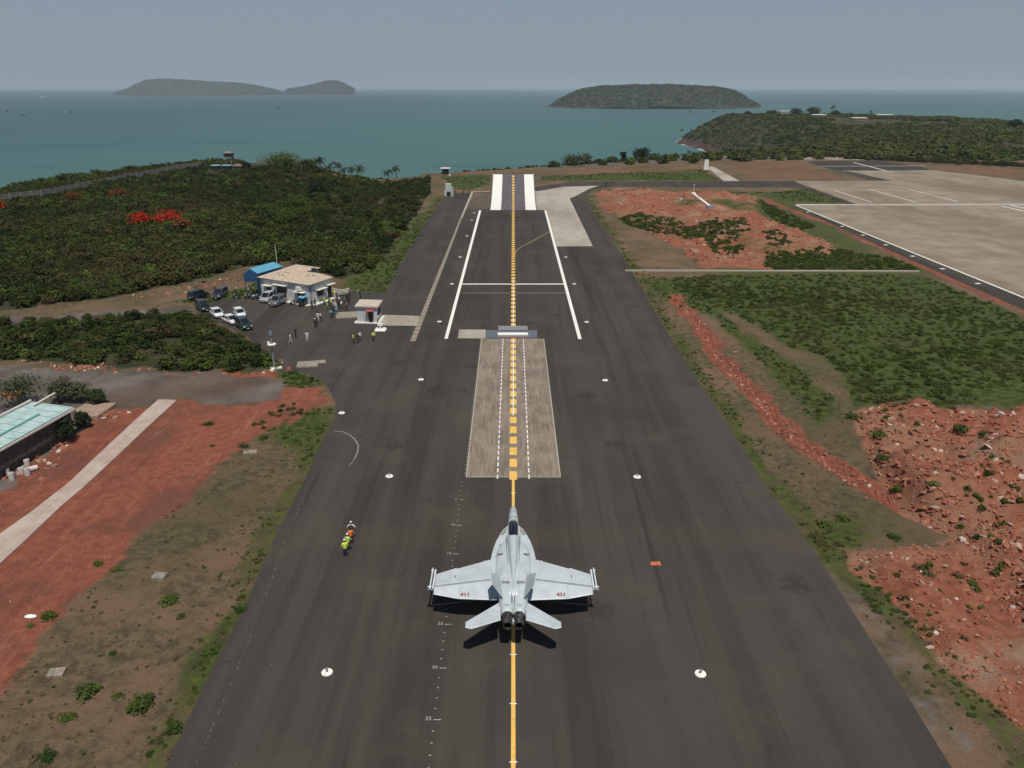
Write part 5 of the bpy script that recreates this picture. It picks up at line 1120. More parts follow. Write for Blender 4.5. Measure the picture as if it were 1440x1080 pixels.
# watchtower
tp_ = at_depth(324, 236, 388); gz = T1(tp_.x, tp_.y); topz = at_depth(324, 209.5, 388).z; wt = empty('watchtower', 'grey concrete watchtower with open cabin and pitched cap on the crest', 'watchtower', (tp_.x, tp_.y, gz)); H = topz-gz
tw = plain('tower_concrete', (.19,.175,.155), .85); fl_ = H*.56
for sx_ in (-1, 1):
    for sy_ in (-1, 1): mb = MB(); mb.tube([(sx_*1.5,sy_*1.5,-.3),(sx_*1.3,sy_*1.3,fl_)], .20, 6); mb.build('leg', tw, wt)
mb = MB(); mb.box((0,0,fl_+.7), (3.4,3.4,1.2)); mb.build('cabin', tw, wt)
mb = MB(); mb.box((0,0,fl_+1.9), (3.2,3.2,1.0)); mb.build('window_band', dark_in, wt)
for sx_ in (-1, 1):
    for sy_ in (-1, 1): mb = MB(); mb.box((sx_*1.8,sy_*1.8,fl_+1.95), (.28,.28,1.1)); mb.build('post', tw, wt)
mb = MB(); mb.box((0,0,fl_+2.6), (4.8,4.8,.22)); mb.box((0,0,fl_+3.05), (4.5,4.5,.8), taper=.2); mb.tube([(0,0,fl_+3.3),(0,0,fl_+4.4)], .06, 5); mb.build('roof', tw, wt)
mb = MB(); 
for k in range(10): mb.box((2.0+.35*k*.5, .4, fl_*(1-k/10)), (.35,.8,.08))
mb.tube([(2.0,0,fl_),(3.9,0,0)], .06, 5); mb.build('stair', tw, wt)
for dx, lb, d in ((-3.4,'light blue sheet roof below the watchtower, left half',0),(2.0,'light blue sheet roof below the watchtower, right half',1)):
    r = empty('sheet_hut', lb, 'hut', (tp_.x+dx, tp_.y-10, T1(tp_.x, tp_.y-10)+1.2)); mb = MB(); mb.box((0,0,1.6), (4.2,4.2,.12)); mb.build('roof', plain('pale_blue_sheet', (.30,.55,.62), .4), r); mb = MB(); mb.box((0,0,.5), (3.6,3.6,2.1)); mb.build('wall', dark_in, r)
g = at_depth(329, 234, 384); r = empty('brown_hut', 'low hut with brown roof between watchtower and dark round tree', 'hut', (g.x+2, g.y, T1(g.x, g.y))); mb = MB(); mb.box((0,0,1.4), (4,4,1.6)); mb.build('wall', tw, r); mb = MB(); mb.box((0,0,2.6), (5,5,.9), taper=.3); mb.build('roof', plain('brown_roof', (.16,.12,.10), .8), r)
# teal roofed building, real long shed partly outside the view
t = NT('teal_sheet'); n = t.noise(.8, 5, .6); teal = t.fin(t.mix(t.ramp(n, .35, .65), (.33,.46,.44), (.46,.58,.54)), .5); wall_d = plain('stained_block_wall', (.075,.066,.055), .95, 0, .4, 2.5)
TH = 3.6; tq = [P([q], TH)[0] for q in ((47,568.5),(103,572.5),(-2,631),(-80,607))]
tb_o = Vector((tq[1].x, tq[1].y, 0)); tb = empty('teal_roofed_building', 'long shed with pale teal sheet roof and dark stained block wall', 'building', tb_o); tz = lambda p: (p.x-tb_o.x, p.y-tb_o.y)
p0, p1 = Vector(tz(tq[0])), Vector(tz(tq[1])); p2, p3 = Vector(tz(tq[2])), Vector(tz(tq[3])); dirv = (p2-p1).normalized(); p2 = p1+dirv*32; p3 = p0+dirv*32
mb = MB(); mb.add([(*p0, TH+.35),(*p1, TH),(*p2, TH),(*p3, TH+.35),(*p0, TH+.27),(*p1, TH-.08),(*p2, TH-.08),(*p3, TH+.27)], [(3,2,1,0),(4,5,6,7),(0,1,5,4),(1,2,6,5),(2,3,7,6),(3,0,4,7)]); rf = mb.build('roof', teal, tb)
mb = MB()
for k in range(22):
    a = p0+dirv*(k*1.5+.3); b = p1+dirv*(k*1.5+.3); mb.tube([(a.x, a.y, TH+.36),(b.x, b.y, TH+.01)], .03, 4)
mb.build('seam', plain('seam_grey', (.16,.24,.23), .6), rf)
mid = p0.lerp(p1, .6); mb = MB(); strip(mb, (*(mid+dirv*3), 0), (*(mid+dirv*30), 0), .35, TH+.24); o = mb.build('repair_strip', plain('teal_dark', (.13,.33,.33), .5), rf)
inn = [p0.lerp(p1, .04)+dirv*.3, p1.lerp(p0, .06)+dirv*.3, p2.lerp(p3, .06)-dirv*.3, p3.lerp(p2, .04)-dirv*.3]; mb = MB(); mb.prism([tuple(p) for p in inn], -.4, TH-.1); mb.build('wall', wall_d, tb)
mb = MB(); nrm2 = (p1-p0).normalized(); a, b = p1+nrm2*.15, p2+nrm2*.15; strip(mb, (*a, 0), (*b, 0), .16, TH-.12); mb.prism([tuple(a-nrm2*.08), tuple(b-nrm2*.08), tuple(b+nrm2*.08), tuple(a+nrm2*.08)], TH-.32, TH-.13); mb.build('gutter', trim_w, tb)
a, b = p0-nrm2*.2, p3-nrm2*.2; mb = MB(); mb.prism([tuple(a-nrm2*.12), tuple(b-nrm2*.12), tuple(b+nrm2*.12), tuple(a+nrm2*.12)], TH+.36, TH+.62); mb.build('parapet', trim_w, tb)
mb = MB(); e = p0+dirv*-2.2; mb.tube([(e.x+1.2, e.y, TH+.6),(p0.x+1.0, p0.y-1.5, TH+.5)], .12, 6); mb.build('ridge_pipe', trim_w, tb)
# drums beside the shed
drum_w = plain('drum_white', (.55,.53,.50), .5); drum_l = plain('drum_lid', (.40,.38,.35), .5)
DR = [(4,668,0),(14,659,0),(12,677,0),(22,665,1),(31,672,0),(40,664,0),(8,650,1),(24,655,0),(1,660,1),(40,675,0),(48,668,1),(18,682,0)]
for i, (x, y, lay) in enumerate(DR):
    g = hit(x, y-4); r = empty('drum', ['white drum in the stack at the wall foot, %s' % s for s in ('second from the view edge','below the shed corner','nearest front row','lying on its side behind','in the middle of the row','on the far right upper','rearmost lying one','rear centre','cut by the view edge','front right standing','rightmost tipped over','frontmost lowest one')][i], 'drum', g, i, 'drums piled beside the shed')
    mb = MB(); 
    if lay: mb.tube([(-.45,0,.3),(.45,0,.3)], .29, 14, smooth=False)
    else: mb.tube([(0,0,0),(0,0,.3),(0,0,.85)], [.29,.30,.29], 14, smooth=False)
    mb.build('body', drum_w, r); mb = MB(); 
    if lay: mb.tube([(.45,0,.3),(.47,0,.3)], .2, 12)
    else: mb.tube([(0,0,.85),(0,0,.87)], .21, 12)
    mb.build('lid', drum_l, r)
tp = []
for px, py, n, s in ((15,672,40,1.4),(55,650,30,1.2),(75,632,40,1.2),(160,583,22,.9),(12,560,30,1.0)):
    g = hit(px, py); tp += [(g.x+random.gauss(0,s), g.y+random.gauss(0,s*.7)) for _ in range(n)]
tp = np.array(tp); scatter('scrap', lift(tp, .02), RNG.uniform(.08, .5, len(tp)), rk, 'grey scrap and broken stone heaped along the shed wall', 'scrap', tilt=.6)
# landing aid cabinet near the far end of the left strip
g = G(631, 276); cb = empty('equipment_cabinet', 'tall white equipment cabinet at the far end of the left asphalt strip', 'cabinet', (g.x, g.y, 0)); mb = MB(); mb.box((0,0,2.4), (2.4,2.0,4.8), taper=.92); mb.build('housing', wall_w, cb); mb = MB(); mb.box((.1,-1.25,1.1), (1.5,.25,1.6)); mb.build('door', dark_in, cb); mb = MB(); mb.box((1.5,.3,1.7), (.5,1.8,3.4)); mb.box((-1.5,.3,1.2), (.4,1.2,2.0)); mb.build('side_box', wall_w, cb)
mb = MB(); mb.box((0,0,3.2), (2.0,.3,3.0)); 
g = at_depth(632.6, 251.6, 370); o = MB().box((0,0,.6), (.7,.7,1.2), taper=.6).build('marker_cone', white_p); o.location = (g.x, g.y, T1(g.x, g.y)); tag(o, 'white marker standing in the grass behind the equipment cabinet', 'marker')
g = G(636, 245.5); r = empty('coastal_shed', 'white roofed shed on the clifftop left of the ramp', 'shed', (g.x-3, g.y-3, 0)); mb = MB(); mb.box((-4,0,.6), (16,1.5,1.2)); mb.build('low_wall', tw, r); mb = MB(); mb.box((0,0,1.6), (3.0,2.4,3.0)); mb.build('body', dark_in, r); mb = MB(); mb.box((0,0,3.3), (4.4,3.4,.35)); mb.build('roof', white_p, r)
# thin poles and the clifftop fence
for i, (px, pt, pb) in enumerate(((612,233,246),(616,231,246),(660,235,245),(668,236,244),(676,232,244),(558,238,248),(424,236,250),(288,226,238))):
    d = 375; q = at_depth(px, pt, d); z0 = T1(q.x, q.y); mb = MB(); mb.tube([(0,0,-1),(0,0,max(3, q.z-z0))], .09, 5); o = mb.build('clifftop_pole', jdark); o.location = (q.x, q.y, z0)
    tag(o, 'thin dark pole on the clifftop %s' % ['left of the coastal shed','just left of the coastal shed roof','beyond the grass left of the ramp','second beyond the grass left of the ramp','tallest just left of the ramp','beside the separate palm pair','at the left end of the palm row','on the crest left of the watchtower'][i], 'pole', 'poles along the clifftop')
fence_m = plain('fence_grey', (.20,.19,.18), .8); fence_d = plain('fence_dark', (.06,.06,.06), .8)
def fence(label, pts, Hf, sp, mat, panel_mat, slats=6, group=None, lift_=0):
    o0 = Vector(pts[0]); root = empty('perimeter_fence', label, 'fence', (o0.x, o0.y, T1(o0.x, o0.y)), 0, group); z00 = root.location.z; mb = MB(); n_p = 0
    for a, b in zip(pts[:-1], pts[1:]):
        a = Vector((a[0], a[1])); b = Vector((b[0], b[1])); L = (b-a).length; n = max(1, int(L/sp))
        for k in range(n):
            p = a.lerp(b, k/n); q = a.lerp(b, (k+1)/n); zp = T1(p.x, p.y)+lift_; zq = T1(q.x, q.y)+lift_
            if n_p < 100: m2 = MB(); m2.box((p.x-o0.x, p.y-o0.y, zp-z00+Hf/2), (.22,.22,Hf+.3)); m2.build('post', mat, root); n_p += 1
            for j in range(slats):
                f = (j+.5)/slats; c = p.lerp(q, f); z = zp+(zq-zp)*f-z00; mb.box((c.x-o0.x, c.y-o0.y, z+Hf*.45), ((q-p).length/slats*.62, .05, Hf*.85), 0, math.atan2((q-p).y, (q-p).x))
            mb.tube([(p.x-o0.x, p.y-o0.y, zp-z00+Hf*.92),(q.x-o0.x, q.y-o0.y, zq-z00+Hf*.92)], .05, 4)
    mb.build('panel', panel_mat, root); return root
fl1 = P([(-120,312),(0,286),(60,279),(100,272),(170,260),(230,249),(285,240.5)]); fence('grey slatted boundary fence climbing to the watchtower', [(p.x, p.y) for p in fl1], 2.5, 3.6, fence_m, fence_m, 5, None, .8)
fl2 = P([(362,237.5),(400,237),(440,241)]); fence('grey slatted fence on the crest between watchtower and palms', [(p.x, p.y) for p in fl2], 3.4, 3.6, fence_m, fence_m, 5, None, .8)
fl3 = P([(640,243.5),(720,240),(800,236),(880,229.5),(960,224),(1010,219.5),(1125,221.5),(1220,225),(1300,231),(1440,238)]); fence('thin dark wire fence along the road beyond the runway end', [(p.x, p.y) for p in fl3], 2.6, 6.5, fence_d, fence_d, 1) if False else None
def wire_fence(label, pts, Hf, sp):
    o0 = Vector(pts[0]); root = empty('wire_fence', label, 'fence', (o0.x, o0.y, 0)); mb = MB(); n_p = 0
    for a, b in zip(pts[:-1], pts[1:]):
        a = Vector(a); b = Vector(b); L = (b-a).length; n = max(1, int(L/sp))
        for k in range(n):
            p = a.lerp(b, k/n); q = a.lerp(b, (k+1)/n)
            if n_p < 100: m2 = MB(); m2.box((p.x-o0.x, p.y-o0.y, Hf/2), (.16,.16,Hf)); m2.build('post', fence_d, root); n_p += 1
            for h in (.4, 1.2, 2.0): mb.tube([(p.x-o0.x, p.y-o0.y, h),(q.x-o0.x, q.y-o0.y, h)], .035, 3)
    mb.build('wire', fence_d, root)
wire_fence('thin wire fence beyond the road at the runway end', [(p.x, p.y) for p in P([(770,238),(880,230),(960,224),(1010,220.5)])], 2.6, 4.5)
wire_fence('thin wire fence along the far side of the distant dark apron', [(p.x, p.y) for p in P([(1030,218.6),(1125,220.5),(1220,224.6),(1300,230),(1440,238.5)])], 2.6, 5)
rw = fence('pale low barrier wall beyond the distant dark apron', [(p.x, p.y) for p in P([(1135,222.8),(1250,224.2)])], .9, 4, white_p, plain('barrier', (.5,.33,.28), .8), 3)
mb = MB(); q = P([(900,223.5),(1010,219.3),(1130,222.6),(1300,224.8),(1300,226.2),(1130,224),(1010,220.6),(900,225)]); mb.sheet(q, .06); tag(mb.build('service_road', pale_c), kind='structure')
# sail shaped windsock stand and small things near the bend
g = G(992.5, 243); r = empty('white_sign_board', 'upright white board on a short post beside the far footpath', 'sign', (g.x, g.y, 0)); mb = MB(); mb.box((0,0,3.9), (2.4,.25,5.0), taper=.8); mb.build('board', white_p, r); mb = MB(); mb.tube([(0,0,0),(0,0,1.6)], .12, 6); mb.build('post', redm, r)
# antennas in the rubble field
g = G(961, 287); r = empty('instrument_mast', 'red and white mast with pale blue boxes in the rubble field', 'instrument mast', (g.x, g.y, 0)); mb = MB(); mb.tube([(0,0,0),(0,0,2),(0,0,2.001)], [.1,.1,.1], 6); mb.build('lower_pole', white_p, r); mb = MB(); mb.tube([(0,0,2),(0,0,5.4)], .16, 6); mb.build('upper_pole', redm, r); mb = MB(); mb.box((-.6,-1.2,.9), (1.8,1.2,.5)); mb.box((.5,-2.2,.6), (1.1,1.2,1.0)); mb.box((-.9,.2,1.6), (1.2,.8,.8)); mb.build('instrument_box', plain('pale_blue_box', (.42,.55,.60), .5), r)
a, b = G(975, 277), G(998, 295); r = empty('white_trough', 'long white raised duct slanting across the rubble field', 'duct', (a.x, a.y, 0)); d_ = b-a; ang = math.atan2(d_.y, d_.x); mb = MB(); mb.box((d_.x/2, d_.y/2, 1.0), (d_.length, .9, .7), 0, ang); mb.build('duct', white_p, r)
mb = MB(); mb.box((d_.x, d_.y, .7), (2.2,1.8,1.4)); mb.box((d_.x+2, d_.y+1.0, .5), (1.6,1.3,1.0)); mb.build('end_box', plain('blue_grey_box', (.20,.25,.30), .5), r); mb = MB(); mb.tube([(0,0,0),(0,0,4.5)], .07, 6); mb.ball((0,0,4.6), .22, 0, 8, 6); mb.box((0,0,1.4), (1.6,1.2,.5)); mb.build('sensor_pole', white_p, r)
g = G(852, 262.5); o = MB().tube([(0,0,0),(0,0,1.6),(0,0,2.0)], [.32,.32,.2], 10).build('black_bollard', rubber); o.location = g; tag(o, 'black post standing at the taxiway corner', 'post')
g = G(1060, 392); 
for i, (px, py, s, lb) in enumerate(((1066,391.5,1.6,'flat pale rock beside the kerb line in the green field'),(1099,406,.9,'rounded dark boulder right of the flat pale rock'),(992,457,.8,'boulder at the top of the red trench'),(1034,495,.6,'pale boulder by the red trench halfway down'),(1275,680,.9,'large pinkish stone on the rubble slope'),(1300,700,.7,'flat stone lower on the rubble slope'))):
    g = hit(px, py); o = bpy.data.objects.new('boulder', rk[i % 6]); COL.objects.link(o); o.location = g; o.scale = (s*.75, s*.55, s*(.2 if i == 0 else .5)); o.location.z -= .12*s; tag(o, lb, 'rock')
for i, (px, py, lb) in enumerate(((45,874,'white litter on the red soil near the grass'),(1213,0,''),(1205,0,''),(37,509,'white bag at the scrub edge of the grey yard'))):
    if py: g = hit(px, py); o = MB().ball((0,0,.1), (.55,.25,.16), 0, 8, 5).build('litter', white_p); o.location = g; tag(o, lb, 'litter')
# ------------------------------------------------------------------ headland buildings
def house(px, py, d, w, dp, h, label, wall, roofm, name='house', rh_=.8, floors=1):
    q = at_depth(px, py, d); z = T1(q.x, q.y); r = empty(name, label, 'house', (q.x, q.y, z)); mb = MB(); mb.box((0,0,h/2-1), (w,dp,h+2)); mb.build('wall', wall, r)
    mb = MB(); mb.box((0,0,h+.1+rh_/2), (w+1.5,dp+1.5,rh_), taper=.85); mb.build('roof', roofm, r)
    for k in range(max(2, int(w/4))):
        for f in range(floors): mb = MB(); mb.box((-w/2+w*(k+.5)/max(2, int(w/4)), -dp/2-.03, 1.6+f*3), (w/max(2, int(w/4))*.45, .1, 1.4)); mb.build('window', dark_in, r)
    return r
pinkw = plain('pink_wall', (.35,.20,.17), .8); whitew = plain('far_white', (.62,.60,.56), .8)
house(1103, 160, 1440, 15, 9, 7, 'white two storey house between trees on the headland', whitew, whitew, floors=2); house(1151, 168, 1300, 20, 12, 4.2, 'pavilion with white roof and reddish walls on the headland', pinkw, whitew); house(1208, 170, 1200, 20, 10, 3.4, 'low shed with white roof right of the pavilion', pinkw, whitew, 'shed')
house(1232, 161.5, 1420, 62, 8, 3.2, 'long low white building on the headland skyline', whitew, whitew, 'long_building'); house(1254, 160, 1425, 9, 8, 7, 'small tower block at the right end of the long low building', tw, tw, 'tower_block'); house(1370, 171, 1150, 8, 6, 3, 'small white hut on the right skyline', whitew, whitew, 'hut')
house(1012, 213, 950, 11, 8, 6, 'white house behind the palm grove by the beach', whitew, plain('grey_roof', (.2,.2,.19), .8)); house(975, 219, 700, 26, 8, 3, 'long dark roofed hut among the beach palms', dark_in, plain('thatch', (.09,.075,.06), .9), 'beach_hut')
q = at_depth(972, 188, 1500); r = MB().tube([(0,0,-2),(0,0,6),(0,0,12)], [2.2,1.7,1.6], 10, smooth=False).build('rock_pillar', plain('dark_stone', (.05,.035,.03), .9)); r.location = (q.x, q.y, max(T1(q.x, q.y), SEA)); tag(r, 'dark upright pillar at the rocky tip of the headland', 'pillar')
wf = empty('headland_wall', 'pale boundary wall between the house and the pavilion', 'wall', at_depth(1115, 165, 1380)); wf.location.z = T1(wf.location.x, wf.location.y); mb = MB()
for k in range(18): mb.box((k*3.2-24, 0, .8), (2.2,.5,2.6))
mb.build('panel', whitew, wf)
mb = MB(); mb.box((0,0,1.1), (24,.4,2.2)); 
# ------------------------------------------------------------------ boats
def boat(px, py, L, label, light=False, rz=0):
    g = G(px, py, SEA); r = empty('fishing_boat', label, 'boat', (g.x, g.y, SEA), rz, 'boats out on the bay'); hull = plain('hull_white', (.6,.6,.58), .6) if light else jdark; mb = MB(); rg = []
    for f, w, zt in ((-.5,.12,.085),(-.42,.13,.07),(0,.15,.06),(.3,.11,.08),(.5,.01,.13)): rg.append([(f*L, -w*L, zt*L),(f*L, w*L, zt*L),(f*L, w*L*.6, -.04*L),(f*L, -w*L*.6, -.04*L)])
    mb.rings(rg, smooth=False); mb.build('hull', hull, r); mb = MB(); mb.box((-.2*L,0,.13*L), (.24*L,.16*L,.14*L)); mb.build('cabin', hull if light else dark_in, r); mb = MB(); mb.tube([(0,0,0),(0,0,.42*L)], .012*L, 5); mb.build('mast', jdark, r)
boat(12,157.3,26,'leftmost dark fishing boat on the bay'); boat(33,163,22,'dark fishing boat right of and below the leftmost one'); boat(101,158.3,24,'dark fishing boat nearest the left island'); boat(61,137,60,'white boat far out near the left edge', True); boat(392,153.5,24,'lone dark boat in the middle of the bay'); boat(972,158,22,'dark boat below the right island, left of two', rz=.3); boat(1006,157.5,24,'dark boat just off the headland, right of two', rz=.1)
# ------------------------------------------------------------------ vehicles
def paint(name, c, r=.3): t = NT(name); t.b.inputs['Coat Weight'].default_value = .5; n = t.noise(2, 3); return t.fin(t.mix(t.ramp(n, .4, .7, 0, .25), c, tuple(x*.8 for x in c)), r)
glassd = plain('car_glass', (.012,.016,.02), .12, 0, .1, 3, .8); chrome = plain('chrome', (.5,.5,.5), .3, .8); lamp_m = plain('headlight_glass', (.7,.7,.68), .2); tail_m = plain('tail_lamp', (.25,.02,.02), .3); plate_m = plain('number_plate', (.6,.6,.55), .6)
def car_mesh_set(kind):
    """sections along +X (front): body lofted, greenhouse tapered"""
    if kind == 'saloon': L, W, zb, zr = 4.4, 1.72, .92, 1.47; cab = [(-1.75,.93),(-1.15,zr-.02),(.35,zr),(1.15,.95)]
    elif kind == 'suv': L, W, zb, zr = 4.6, 1.85, 1.12, 1.80; cab = [(-2.15,1.13),(-1.95,zr-.04),(.45,zr),(1.15,1.16)]
    elif kind == 'van': L, W, zb, zr = 4.5, 1.8, 1.08, 1.85; cab = [(-2.15,1.1),(-2.0,zr-.04),(.75,zr),(1.65,1.14)]
    else: L, W, zb, zr = 3.8, 1.68, .95, 1.5; cab = [(-1.8,.96),(-1.55,zr-.04),(.3,zr),(1.1,.98)]
    return L, W, zb, zr, cab
def make_car(kind, pm, label, loc, rz, group):
    L, W, zb, zr, cab = car_mesh_set(kind); h = L/2
    root = empty('parked_car', label, 'car', loc, rz, group); hw = W/2; xc = cab[3][0]
    prof = [(-h,.42,.72*zb,.80),(-h+.06,.30,.92*zb,.90),(-h+.5,.24,zb,.98),(-.6,.22,zb,1.0),(xc-.1,.22,zb,1.0),(xc+.35,.22,zb*.97,.98),(h-.35,.24,zb*.86,.93),(h-.06,.28,zb*.74,.84),(h,.38,zb*.62,.74)]
    mb = MB(); rg = []
    for x, z0, z1, k in prof:
        w = hw*k; rg.append([(x,-w*.9,z0),(x,-w,z0+.15),(x,-w,(z0+z1)/2),(x,-w*.96,z1-.06),(x,-w*.86,z1),(x,w*.86,z1),(x,w*.96,z1-.06),(x,w,(z0+z1)/2),(x,w,z0+.15),(x,w*.9,z0)])
    mb.rings(rg); body = mb.build('body', pm, root)
    mb = MB(); rg = []
    (x0, z0), (x1, z1), (x2, z2), (x3, z3) = cab; wt_ = hw*.74; wb = hw*.90
    vs = [(x0,-wb,z0-.03),(x0,wb,z0-.03),(x3,wb,z3-.03),(x3,-wb,z3-.03),(x1,-wt_,z1),(x1,wt_,z1),(x2,wt_,z2),(x2,-wt_,z2)]
    mb.add(vs, [(0,1,5,4),(1,2,6,5),(2,3,7,6),(3,0,4,7),(4,5,6,7)]); mb.build('windows', glassd, root)
    mb = MB(); e = .03; mb.add([(x1-e,-wt_-e,z1-.02),(x2+e,-wt_-e,z2-.02),(x2+e,wt_+e,z2-.02),(x1-e,wt_+e,z1-.02),(x1,-wt_*.9,z1+.05),(x2-.1,-wt_*.9,z2+.05),(x2-.1,wt_*.9,z2+.05),(x1,wt_*.9,z1+.05)], [(3,2,1,0),(4,5,6,7),(0,1,5,4),(1,2,6,5),(2,3,7,6),(3,0,4,7)])
    for s in (-1, 1):
        for (xa, za), (xb, zb_) in (((x0,z0),(x1,z1)),((x2,z2),(x3,z3))): mb.tube([(xa, s*wb, za),(xb, s*wt_, zb_)], .045, 5)
        xm = (x1+x2)/2-.1; mb.tube([(xm, s*(wb+.005), (z0+z3)/2),(xm, s*(wt_+.005), zr)], .045, 5)
    mb.build('roof', pm, root)
    for s in (-1, 1):
        for x in (-h*.62, h*.64):
            mb = MB(); mb.tube([(x, s*(hw-.20), .33),(x, s*(hw+.01), .33)], .33, 16, smooth=False); w_ = mb.build('wheel', rubber, root); mb = MB(); mb.tube([(x, s*(hw+.01), .33),(x, s*(hw+.025), .33)], .2, 12, smooth=False); mb.build('rim', chrome, w_)
        mb = MB(); mb.ball((h-.12, s*hw*.68, zb*.68), (.13,.2,.09), 0, 8, 5); mb.build('headlight', lamp_m, root)
        mb = MB(); mb.box((-h+.02, s*hw*.68, zb*.78), (.08,.25,.2)); mb.build('tail_light', tail_m, root)
        mb = MB(); mb.box((cab[3][0]-.15, s*(hw+.09), zb+.06), (.12,.2,.14)); mb.build('mirror', pm, root)
    mb = MB(); mb.box((h-.02,0,zb*.56), (.06,W*.45,.16)); mb.build('grille', dark_in, root); mb = MB(); mb.box((h+.03,0,zb*.40), (.03,.5,.12)); mb.box((-h-.01,0,zb*.62), (.03,.5,.14)); mb.build('number_plate', plate_m, root)
    return root
pw, pb, ps, pg, pdg = paint('white_car_paint', (.70,.70,.68)), paint('black_car_paint', (.012,.013,.018)), paint('silver_car_paint', (.45,.46,.46), .35), paint('grey_car_paint', (.13,.14,.145)), paint('dark_green_car_paint', (.018,.03,.032))
CARS = [('suv',pb,(266,424),(293,415.5),'black car at the grass edge behind the other dark one, seen from behind'),('suv',paint('dark_blue_car_paint', (.03,.033,.045)),(320,412),(300,424.5),'dark car with silver bonnet facing the camera by the grass'),
        ('suv',pb,(277,430.5),(295,441.5),'black car at the left end of the row along the scrub'),('saloon',pw,(297,438),(314,452),'white saloon between the black car and the scrub edge'),('hatch',pw,(331,439),(344,451.5),'white hatchback parked apart in the middle of the asphalt'),
        ('saloon',pw,(316,450.5),(334,458.5),'white saloon half hidden by the dark green car'),('suv',pdg,(334,456),(352,467),'dark green car at the right end of the row along the scrub'),
        ('van',ps,(389,417.5),(367,429),'silver van parked before the large doorway'),('suv',pg,(402,423),(380,434),'dark grey car beside the silver van')]
for kind, pm, rear, front, lb in CARS:
    a, b = G(*rear), G(*front); c = (a+b)/2; rz = math.atan2((b-a).y, (b-a).x); make_car(kind, pm, lb, (c.x, c.y, .035), rz, 'cars parked around the white building')
def far_car(px, py, c, lb, d=None):
    g = hit(px, py); make_car('suv', c, lb, (g.x, g.y, g.z+.05), .15, 'distant vehicles on the perimeter road')
far_car(961, 224.5, ps, 'white car on the far road left of the sign board'); far_car(1126, 222.5, pb, 'left black vehicle by the distant dark apron'); far_car(1131, 222.2, pb, 'right black vehicle by the distant dark apron')
# auto rickshaw
g = G(427, 429.5); rk_ = empty('auto_rickshaw', 'dark three wheeled rickshaw with bright blue canopy roof', 'rickshaw', (g.x, g.y, .03), -1.9)
mb = MB(); mb.rings([[(x,-w,z0),(x,w,z0),(x,w,z1),(x,-w,z1)] for x, w, z0, z1 in ((-1.3,.62,.35,.95),(-.3,.68,.3,.95),(.5,.6,.3,.8),(1.2,.32,.35,1.1),(1.4,.2,.45,1.0))], smooth=False); mb.build('body', paint('rickshaw_paint', (.03,.045,.06)), rk_)
mb = MB(); mb.rings([[(x,-w,z),(x,w,z),(x,w*.85,z+.16),(x,-w*.85,z+.16)] for x, w, z in ((-1.4,.66,1.66),(.0,.72,1.72),(.95,.6,1.62))], smooth=False); mb.build('canopy', blue_roof, rk_)
mb = MB(); mb.add([(1.3,-.35,1.05),(1.3,.35,1.05),(.95,.55,1.65),(.95,-.55,1.65)], [(0,1,2,3)]); mb.box((-1.35,0,1.3), (.06,1.2,.7)); mb.build('windscreen', glassd, rk_)
for s in (-1, 1):
    for x in (-1.3, .0, .9): mb = MB(); mb.tube([(x, s*.62, .9),(x, s*.62, 1.7)], .03, 5); mb.build('roof_post', dark_in, rk_)
for x, y in ((-.95,-.6),(-.95,.6),(1.15,0)): mb = MB(); mb.tube([(x,y-.06,.24),(x,y+.06,.24)], .24, 12, smooth=False); mb.build('wheel', rubber, rk_)
# motorcycles
def motorcycle(px, py, rz, label, c):
    g = G(px, py); r = empty('motorcycle', label, 'motorcycle', (g.x, g.y, .03), rz, 'motorcycles parked by the building')
    for x in (-.65, .65): mb = MB(); mb.tube([(x,-.05,.3),(x,.05,.3)], .3, 14, smooth=False); mb.build('wheel', rubber, r)
    mb = MB(); mb.tube([(-.65,0,.3),(-.1,0,.55),(.35,0,.75),(.65,0,.3)], .05, 6); mb.box((0,0,.45), (.45,.24,.35)); mb.build('frame', jdark, r)
    mb = MB(); mb.ball((.18,0,.82), (.3,.15,.15), 0, 10, 6); mb.box((-.72,0,.62), (.35,.16,.08)); mb.box((.68,0,.64), (.3,.12,.05)); mb.build('fuel_tank', c, r)
    mb = MB(); mb.box((-.35,0,.82), (.65,.24,.1), taper=.85); mb.build('seat', rubber, r); mb = MB(); mb.tube([(.38,-.36,1.02),(.45,0,.98),(.38,.36,1.02)], .025, 5); mb.tube([(.45,0,.98),(.62,0,.5)], .03, 5); mb.build('handlebar', chrome, r); mb = MB(); mb.ball((.56,0,.86), .1, 0, 8, 5); mb.build('headlight', lamp_m, r)
MC = [(333,420.5,2.9,'motorcycle standing alone at the grass left of the shelter',pb),(349.5,420,-2.2,'leftmost motorcycle of the group under the shelter edge',pb),(354,419.5,-2.1,'second motorcycle of the group by the shelter',pb),(359,421,-2.1,'motorcycle with white tank in the group by the shelter',pw),(365,420,-2.3,'motorcycle of the group nearest the silver van',pb),(414,428.5,-2.5,'motorcycle beside the blue canopied rickshaw',pb),(448,421,-2.4,'motorcycle under the side window of the white building',pb)]
for m in MC: motorcycle(*m)
for i, (px, py, rz) in enumerate(((349.8,421.5,-1.7),(355,421,-1.6),(334,422.5,-1.2))): pass
